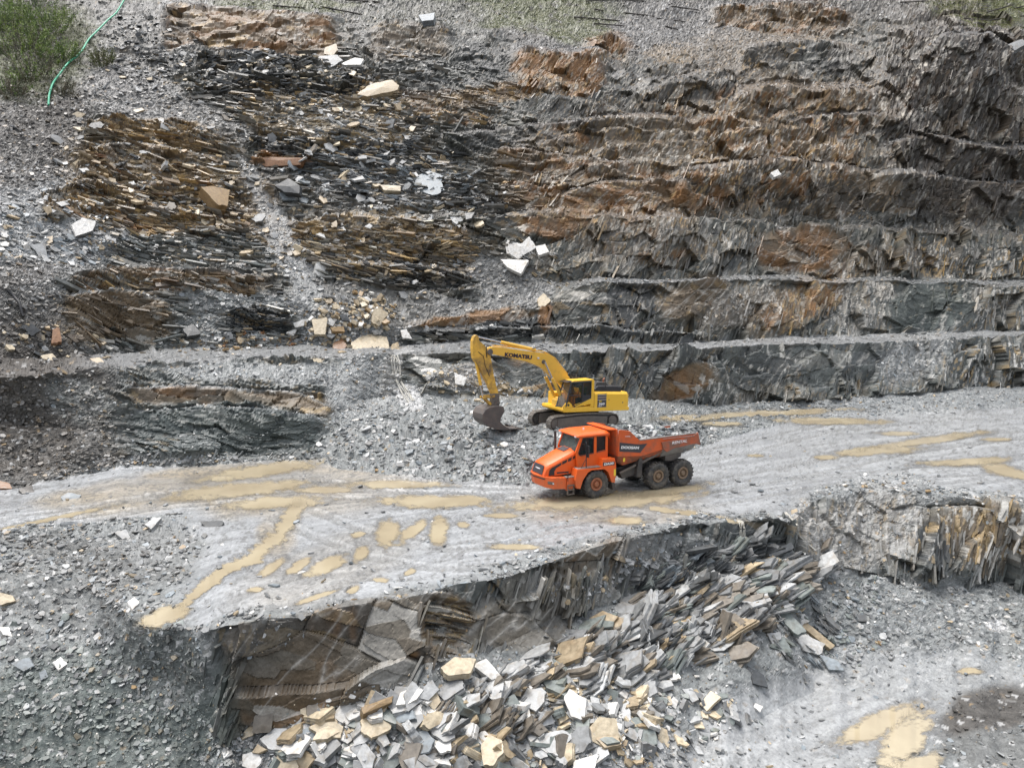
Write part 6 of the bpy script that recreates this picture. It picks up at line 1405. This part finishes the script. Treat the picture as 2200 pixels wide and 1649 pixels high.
MB().box((1.48, CABY1 + .02, 2.62), (1.56, CABY1 + .18, 2.95)).tube([(1.5, CABY1, 2.8), (1.52, CABY1 + .1, 2.8)], .02).build('mirror', BLACK, exc, .02)
# boom, stick, bucket
YB = .24
BOOM = [(7.40,5.62),(7.32,5.80),(7.0,5.92),(6.2,5.86),(4.21,5.56),(2.85,5.40),(2.40,5.26),(2.09,5.03),(1.4,4.30),(.72,3.56),(.25,2.55),(.40,2.15),(.75,2.25),(1.43,3.05),(2.19,3.68),(2.73,4.14),(3.10,4.38),(3.42,4.53),(4.0,4.74),(4.47,4.88),(5.9,5.20),(7.0,5.40),(7.28,5.44)]
boom = MB().prism(BOOM, -YB, YB).build('boom', YELLOW_W, exc, .02)
lettering('maker_name', 'KOMATSU', NAVY, boom, (6.10, YB + .012, 5.235), (-1, 0, -.118), (-.118, 0, 1), .29, 2.16, .05)
b = MB()
for pts in ([(6.9, .14, 5.98), (5.5, .16, 5.86), (4.2, .18, 5.66), (2.85, .18, 5.50), (2.0, .18, 5.05), (.9, .18, 3.85)], [(6.9, -.12, 6.0), (5.5, -.1, 5.9), (4.2, -.1, 5.7), (2.85, -.1, 5.52), (2.0, -.1, 5.08), (.8, -.1, 3.8)]): b.tube(pts, .028, 6)
b.build('pipe_run', YELLOW_W, boom)
b = MB()
b.tube([(3.9, .1, 5.72), (3.3, .15, 5.85), (2.7, .2, 5.62), (2.2, .2, 5.25)], .035, 6); b.tube([(7.1, .1, 5.95), (7.45, .2, 6.0), (7.5, .22, 5.6), (7.45, .25, 5.2)], .03, 6); b.tube([(7.0, -.1, 5.95), (7.5, .0, 6.08), (7.62, .1, 5.5)], .03, 6)
b.build('hose', BLACK, boom)
MB().lathe([(0, .05), (.14, .05), (.16, 0)], (2.97, YB, 4.79), 14).lathe([(0, .06), (.2, .06), (.22, 0)], (7.22, YB, 5.58), 14).build('pin', STEEL_D, boom)
MB().box((3.38, YB, 5.02), (3.50, YB + .1, 5.14)).build('work_lamp', LAMP, boom)
for s in (1, -1):
    MB().tube([(2.97, s * .42, 4.79), (2.30, s * .46, 3.50)], .06, 10).build('boom_cylinder_rod', CHROME, exc, smooth=True)
    MB().tube([(2.36, s * .46, 3.62), (1.42, s * .5, 1.95)], .12, 12).build('boom_cylinder', YELLOW_W, exc, smooth=True)
MB().prism([(1.9, 1.45), (1.85, 2.0), (1.5, 2.2), (1.0, 2.0), (.9, 1.5)], -.36, .36).build('boom_foot', YELLOW_W, exc, .02)
STICK = [(8.39,6.66),(8.22,6.74),(8.07,6.62),(8.05,6.38),(7.50,5.93),(7.18,5.40),(7.02,4.70),(6.88,3.96),(6.66,3.2),(6.44,2.55),(6.40,2.10),(6.56,1.98),(6.80,2.08),(6.99,2.71),(7.30,3.35),(7.67,4.01),(8.05,4.62),(8.42,5.15),(8.52,5.8),(8.50,6.34)]
stick = MB().prism(STICK, -.2, .2).build('stick', YELLOW_D, exc, .02)
b = MB(); b.tube([(8.1, .22, 5.6), (7.7, .22, 5.3), (7.55, .22, 4.6), (7.2, .22, 3.9)], .02, 5); b.build('hose', BLACK, stick)
MB().box((6.42, -.215, 2.02), (6.98, .215, 2.70)).build('stick_end', STEEL_D, stick, .03)
MB().tube([(8.10, 0, 6.60), (6.15, 0, 6.18)], .055, 10).build('stick_cylinder_rod', CHROME, exc, smooth=True)
MB().tube([(6.25, 0, 6.20), (3.55, 0, 5.62)], .125, 12).build('stick_cylinder', YELLOW_W, exc, smooth=True)
MB().tube([(8.17, 0, 5.02), (7.78, 0, 3.30)], .105, 12).build('bucket_cylinder', YELLOW_W, exc, smooth=True)
MB().tube([(7.82, 0, 3.45), (7.60, 0, 2.45)], .05, 10).build('bucket_cylinder_rod', CHROME, exc, smooth=True)
for s in (1, -1):
    MB().prism([(7.70, 2.52), (7.70, 2.36), (6.80, 2.44), (6.80, 2.60)], s * .22, s * .28).build('link_arm', YELLOW_D, exc)
    MB().prism([(7.72, 2.46), (7.60, 2.36), (6.92, 1.72), (6.86, 1.86), (7.50, 2.50)], s * .12, s * .19).build('bucket_link', YELLOW_D, exc)
BK = [(6.45,1.86),(7.02,1.88),(7.45,1.84),(7.75,1.70),(7.98,1.38),(7.98,1.05),(7.82,.76),(7.4,.46),(6.9,.28),(6.3,.20),(5.6,.20),(5.05,.22)]
INN = [(6.40,1.76),(7.0,1.78),(7.4,1.74),(7.66,1.62),(7.88,1.36),(7.88,1.05),(7.74,.83),(7.35,.55),(6.88,.37),(6.3,.29),(5.6,.27),(5.05,.26)]
b = MB()
b.loft([[(x, -.78, z) for x, z in BK + INN[::-1]], [(x, .78, z) for x, z in BK + INN[::-1]]])
for s in (1, -1): b.prism([(6.40,1.86),(7.02,1.88),(7.45,1.84),(7.75,1.70),(7.98,1.38),(7.98,1.05),(7.82,.76),(7.4,.46),(6.9,.28),(6.3,.20),(5.75,.20),(6.30,.50),(6.62,.80),(6.58,1.10),(6.30,1.50)], s * .74, s * .80)
bucket = b.build('bucket', STEEL_B, exc, .012)
for k in range(5):
    y = -.66 + .33 * k; MB().loft([[(5.2, y - .08, .16), (5.2, y + .08, .16), (5.2, y + .08, .30), (5.2, y - .08, .30)], [(4.72, y - .05, .14), (4.72, y + .05, .14), (4.72, y + .05, .18), (4.72, y - .05, .18)]]).build('tooth', STEEL_B, bucket)
for s in (1, -1): MB().prism([(6.50, 1.80), (6.42, 2.1), (6.62, 2.2), (7.0, 2.02), (7.16, 1.82)], s * .23, s * .31).build('bucket_lug', STEEL_B, bucket)
MB().tube([(6.58, -.34, 2.06), (6.58, .34, 2.06)], .09, 10).tube([(6.95, -.3, 1.9), (6.95, .3, 1.9)], .08, 10).build('bucket_pin', STEEL_D, bucket)

# slate heaped in the tray
rgl = np.random.default_rng(88); vs, fs, cs = [], [], []
TM = Matrix.Translation((4.293, 46.273, -.02)) @ Euler((0, 0, R(-153.77))).to_matrix().to_4x4()
for k in range(620):
    x = -1.75 - 5.3 * rgl.uniform(); y = rgl.uniform(-1.26, 1.26)
    top = I(-x, [1.7, 2.6, 4.5, 6.4, 7.1], [3.45, 3.62, 3.5, 3.15, 2.85]) - .42 * abs(y / 1.3) ** 2.2 * (1 if y > 0 else .1) + (.1 if y < 0 else 0)
    z = top - (.5 * rgl.uniform() ** 2) * (k % 3 > 0) + .04 * rgl.normal()
    s_ = rgl.uniform(.18, .7) * (1.5 if rgl.uniform() < .08 else 1); s_ = min(s_, 2 * (1.36 - abs(y)) + .12)
    n_ = Vector((rgl.normal() * .45, rgl.normal() * .45 + .3 * y, 1)).normalized(); ax = n_.cross(Vector(rgl.normal(size=3))).normalized(); bx = n_.cross(ax)
    m_ = int(rgl.integers(4, 7)); t0 = rgl.uniform(0, 6.28); el = rgl.uniform(.45, .95)
    ring = [np.array(TM @ (Vector((x, y, z)) + ax * (math.cos(t0 + 6.283 * q / m_) * s_ * .5) + bx * (math.sin(t0 + 6.283 * q / m_) * s_ * .5 * el))) for q in range(m_)]
    a_, f_, c_ = slab_mesh(ring, np.array((TM.to_3x3() @ n_)), s_ * rgl.uniform(.1, .22), ['grey', 'grey', 'blue', 'green', 'pale', 'dark'][int(rgl.integers(6))], rgl, 1)
    kk = len(vs); vs += a_; fs += [tuple(i + kk for i in q) for q in f_]; cs.append(c_)
me = bpy.data.meshes.new('slate_load'); me.from_pydata(vs, [], fs); set_cols(me, np.concatenate(cs)); me.materials.append(MAT_SLAB); me.update()
tag(link('slate_load', me), 'grey slate heaped in the tray of the dump truck', None, None, 'stuff')
# ------------------------------------------------------------------ planting, hose, poles, trickling water
LEAF, _nt, _b = new_mat('broom_leaf')
_ca = _nt.nodes.new('ShaderNodeAttribute'); _ca.attribute_name = 'rock_colour'; _nt.links.new(_ca.outputs['Color'], _b.inputs['Base Color']); _b.inputs['Roughness'].default_value = .6
BARK = paint_mat('dark_wood', (.055, .048, .042), .8, (.12, .11, .10), .4)
HOSE = paint_mat('green_hose', (.03, .34, .19), .35, (.1, .2, .14), .15)
PIPE = paint_mat('black_pipe', (.022, .022, .023), .4, (.1, .09, .08), .3)
def bush(u, v, rx, rz, n, cols, label, name='shrub', group=None):
    rg = np.random.default_rng(int(u * 7 + v))
    p, nn = surf(u, v); p = np.array(p); s = p[1] / FPX
    W, Hh = rx * s * 1.15, rz * s * 1.15
    e = empty(name, p.tolist()); tag(e, label, 'bush', group)
    # twigs grow from the base, leaves sit in tufts along them
    nt_ = max(30, n // 45); vs = np.empty((0, 3)); st = MB()
    tips = []
    for k in range(nt_):
        a = rg.uniform(0, 2 * math.pi); r = math.sqrt(rg.uniform()) * W; h = Hh * (1 - .55 * (r / W) ** 2) * rg.uniform(.55, 1.1)
        base = np.array([r * .55 * math.cos(a), r * .4 * math.sin(a) - r * .1, -.2 + r * .35 * math.sin(a)]); tip = np.array([r * math.cos(a) + rg.normal() * .15 * W * .3, r * .7 * math.sin(a) - .25 * h, h + r * .6 * math.sin(a)])
        tips.append((base, tip))
        if k < 60: st.tube([base.tolist(), ((base + tip) / 2 + rg.normal(size=3) * .05).tolist(), tip.tolist()], [.025, .018, .008], 4)
    st.build('stem', BARK, e)
    t = rg.integers(nt_, size=n); f = rg.uniform(.35, 1.05, n)
    B0, T0 = np.array([x[0] for x in tips])[t], np.array([x[1] for x in tips])[t]
    c = B0 + (T0 - B0) * f[:, None] + rg.normal(size=(n, 3)) * .11
    d = (T0 - B0); d /= np.linalg.norm(d, axis=1, keepdims=True); d = d + rg.normal(size=(n, 3)) * .45; d /= np.linalg.norm(d, axis=1, keepdims=True)
    w = np.cross(d, rg.normal(size=(n, 3))); w /= np.linalg.norm(w, axis=1, keepdims=True)
    L_ = rg.uniform(.13, .30, n)[:, None]; w_ = rg.uniform(.02, .05, n)[:, None]
    q = np.stack([c - d * L_ * .5, c + w * w_, c + d * L_ * .5, c - w * w_], 1)
    me = bpy.data.meshes.new('foliage'); me.vertices.add(n * 4); me.vertices.foreach_set('co', q.reshape(-1).astype(np.float32))
    me.loops.add(n * 4); me.loops.foreach_set('vertex_index', np.arange(n * 4, dtype=np.int32)); me.polygons.add(n); me.polygons.foreach_set('loop_start', np.arange(0, n * 4, 4, dtype=np.int32)); me.update()
    col = np.array(cols)[rg.integers(len(cols), size=nt_)][t] * rg.uniform(.6, 1.4, (n, 1))
    set_cols(me, np.repeat(col, 4, 0)); me.materials.append(LEAF)
    link('foliage', me, e)
GRN = [(.17, .24, .04), (.12, .19, .03), (.22, .28, .06), (.09, .14, .035)]
DRY = [(.10, .085, .05), (.07, .08, .035), (.12, .10, .06)]
bush(70, 20, 62, 40, 5200, GRN + [(.14, .15, .09)], 'tall green bush at the very top left corner')
bush(20, 60, 50, 46, 4200, GRN, 'green bush at the left edge of the hillside')
bush(100, 75, 60, 46, 5600, GRN, 'dense green bush left of the middle of the hose')
bush(45, 115, 62, 44, 5200, GRN + DRY[:1], 'broad green bush below the dense one at the left edge')
bush(130, 128, 40, 30, 3000, GRN, 'low green bush touching the green hose')
bush(65, 165, 66, 36, 4200, DRY + GRN[:2], 'brownish dry bush left of the lower hose')
bush(25, 205, 40, 26, 1800, DRY + GRN[1:2], 'low brownish bush at the left edge, below the others')
bush(222, 138, 27, 30, 2200, [(.15, .16, .06), (.11, .13, .04), (.17, .16, .09)], 'small light green bush alone right of the hose')
bush(130, 200, 40, 18, 1300, DRY, 'thin dry bush beside the end of the hose')

def grass(name, label, field, n, seed, h0, h1, cols):
    rg = np.random.default_rng(seed)
    w = np.cumsum(field.reshape(-1).astype(np.float64)); w /= w[-1]
    ix = np.searchsorted(w, rg.uniform(size=n)); r_, c_ = np.unravel_index(ix, (NR, NC))
    p = Q[r_, c_] + rg.normal(size=(n, 3)) * np.array([.15, .15, .02]); h = rg.uniform(h0, h1, n)[:, None]
    d = np.stack([rg.normal(size=n) * .5, rg.normal(size=n) * .5, np.ones(n)], 1); a = rg.uniform(0, 6.28, n); w_ = np.stack([np.cos(a), np.sin(a), 0 * a], 1) * .035
    q = np.stack([p - w_, p + w_, p + d * h], 1)
    me = bpy.data.meshes.new(name); me.vertices.add(n * 3); me.vertices.foreach_set('co', q.reshape(-1).astype(np.float32))
    me.loops.add(n * 3); me.loops.foreach_set('vertex_index', np.arange(n * 3, dtype=np.int32)); me.polygons.add(n); me.polygons.foreach_set('loop_start', np.arange(0, n * 3, 3, dtype=np.int32)); me.update()
    col = np.array(cols)[rg.integers(len(cols), size=n)] * rg.uniform(.7, 1.3, (n, 1))
    set_cols(me, np.repeat(col, 3, 0)); me.materials.append(LEAF)
    tag(link(name, me), label, None, None, 'stuff')
gf = F['grass'] ** 1.5 * ((V > -40) & (U > -60) & (U < 2260)) * sstep(.25, .6, vnoise(S_ / 1.1, T_ / 1.1, 321) + .15 * F['grass'])
grass('grass', 'short yellow green grass on the hillside above the wall', gf * (U > 420), 34000, 5, .06, .22, [(.16, .19, .05), (.20, .21, .07), (.13, .15, .045), (.24, .22, .11)])
grass('grass', 'low green ground cover between the bushes at the top left', gf * (U < 420), 16000, 6, .08, .3, [(.07, .09, .03), (.09, .085, .045), (.06, .07, .03)])

def lay(pts, lift, sub=7):
    """points laid on the ground along a surveyed run"""
    out = []
    for (u0, v0), (u1, v1) in zip(pts[:-1], pts[1:]):
        for k in range(sub):
            t = k / sub; p, n = surf(u0 + (u1 - u0) * t, v0 + (v1 - v0) * t); out.append(p + n * lift)
    p, n = surf(*pts[-1]); out.append(p + n * lift)
    sm = [out[0]] + [(out[i - 1] + out[i] * 2 + out[i + 1]) / 4 for i in range(1, len(out) - 1)] + [out[-1]]
    sm = [sm[0]] + [(sm[i - 1] + sm[i] * 2 + sm[i + 1]) / 4 for i in range(1, len(sm) - 1)] + [sm[-1]]
    return sm
h = MB().tube(lay([(280, -20), (264, 10), (245, 38), (218, 62), (192, 92), (172, 121), (147, 141), (128, 168), (110, 192), (104, 212), (105, 234)], .38, 4), .11, 8).build('hose', HOSE, None, smooth=True)
tag(h, 'bright green hose hanging down the slope between the bushes', 'hose')
h = MB().tube(lay([(12, 628), (26, 636), (36, 655), (42, 676), (46, 682)], .25, 4), .11, 8).build('pipe', PIPE, None, smooth=True)
tag(h, 'black rubber pipe end sticking out of the dark soil at the left', 'pipe')
POLES = [((585,12),(656,22),'left of the two dark poles above the rusty face'),((690,16),(778,33),'right of the two dark poles above the rusty face'),((740,2),(815,9),'dark pole at the top edge left of the grass'),
 ((1258,6),(1330,3),'dark pole at the top edge above the scree'),((1325,0),(1386,7),'dark pole at the top edge, continuing the one to its left'),((1338,28),(1406,35),'dark pole highest of the three in the middle of the scree'),((1232,40),(1330,45),'long dark pole left in the middle of the scree'),
 ((1410,42),(1470,48),'dark pole right in the middle of the scree'),((1275,55),(1340,58),'short thick dark pole lowest on the scree'),((1440,16),(1503,29),'dark slanting pole at the right of the scree'),((1428,59),(1455,63),'short dark pole right of the lowest thick one'),((1275,22),(1296,27),'short dark pole near the top of the scree'),
 ((1932,8),(1992,11),'dark pole left of the green patch'),((2070,40),(2128,46),'left half of the dark rail under the green patch'),((2126,46),(2200,38),'right half of the dark rail under the green patch'),((2106,5),(2150,0),'dark pole at the top edge of the green patch'),((2120,26),(2176,12),'dark slanting pole in the green patch'),((2178,20),(2200,14),'short dark pole at the right edge of the green patch')]
for (a, b_, lab) in POLES:
    pts = lay([a, b_], .16, 6); d = (pts[-1] - pts[0]); pts = [pts[0] + d * (k / 6) + Vector((0, 0, .02 * math.sin(k * 1.7))) for k in range(7)]
    m = MB().tube(pts, [.11, .12, .115, .11, .105, .10, .08], 7)
    for k in (1, 3, 5): m.tube([pts[k], pts[k] + Vector((.05 * (k - 3), -.1, .42))], [.04, .02], 5)
    o = m.build('fallen_pole', BARK); tag(o, lab, 'pole', 'dark fallen poles along the top of the slope')

# water running over the edges
FOAM, _nt, _b = new_mat('running_water'); _b.inputs['Base Color'].default_value = (.55, .53, .47, 1); _b.inputs['Roughness'].default_value = .15; _b.inputs['Alpha'].default_value = .8
def trickle(pts, w, label, n=4, seed=1):
    rg = np.random.default_rng(seed); m = MB()
    for k in range(n):
        off = rg.uniform(-1, 1) * w
        run = []
        for i, (u, v) in enumerate(pts):
            p, nn = surf(u + off + rg.normal() * w * .25, v); run.append(p + Vector((0, -.16, .05)))
        m.tube(run, [rg.uniform(.02, .045) for _ in run], 5)
    o = m.build('water_trickle', FOAM, None, smooth=True); tag(o, label, kind='structure')
_p, _n = surf(1592, 1121); rgw = np.random.default_rng(3); m = MB()
for k in range(7):
    x_ = rgw.uniform(-.13, .13); run = [_p + Vector((x_ + .03 * rgw.normal(), .25 - .18 * j if j < 3 else -.28 - .02 * j + .03 * rgw.normal(), .03 - (.02 * j if j < 3 else .30 * (j - 2)))) for j in range(8)]
    m.tube(run, [.03, .035, .035, .03, .028, .03, .034, .04], 5)
o = m.build('water_trickle', FOAM, None, smooth=True); tag(o, 'thin muddy waterfall falling over the road edge', kind='structure')
trickle([(845,760),(846,780),(850,800),(856,822),(868,842),(880,862)], 10, 'white water running down the first bench face', 7, 4)
trickle([(1683,1100),(1696,1125),(1712,1150),(1730,1180)], 3, 'pale trickle beside the dark corner of the road', 3, 5)
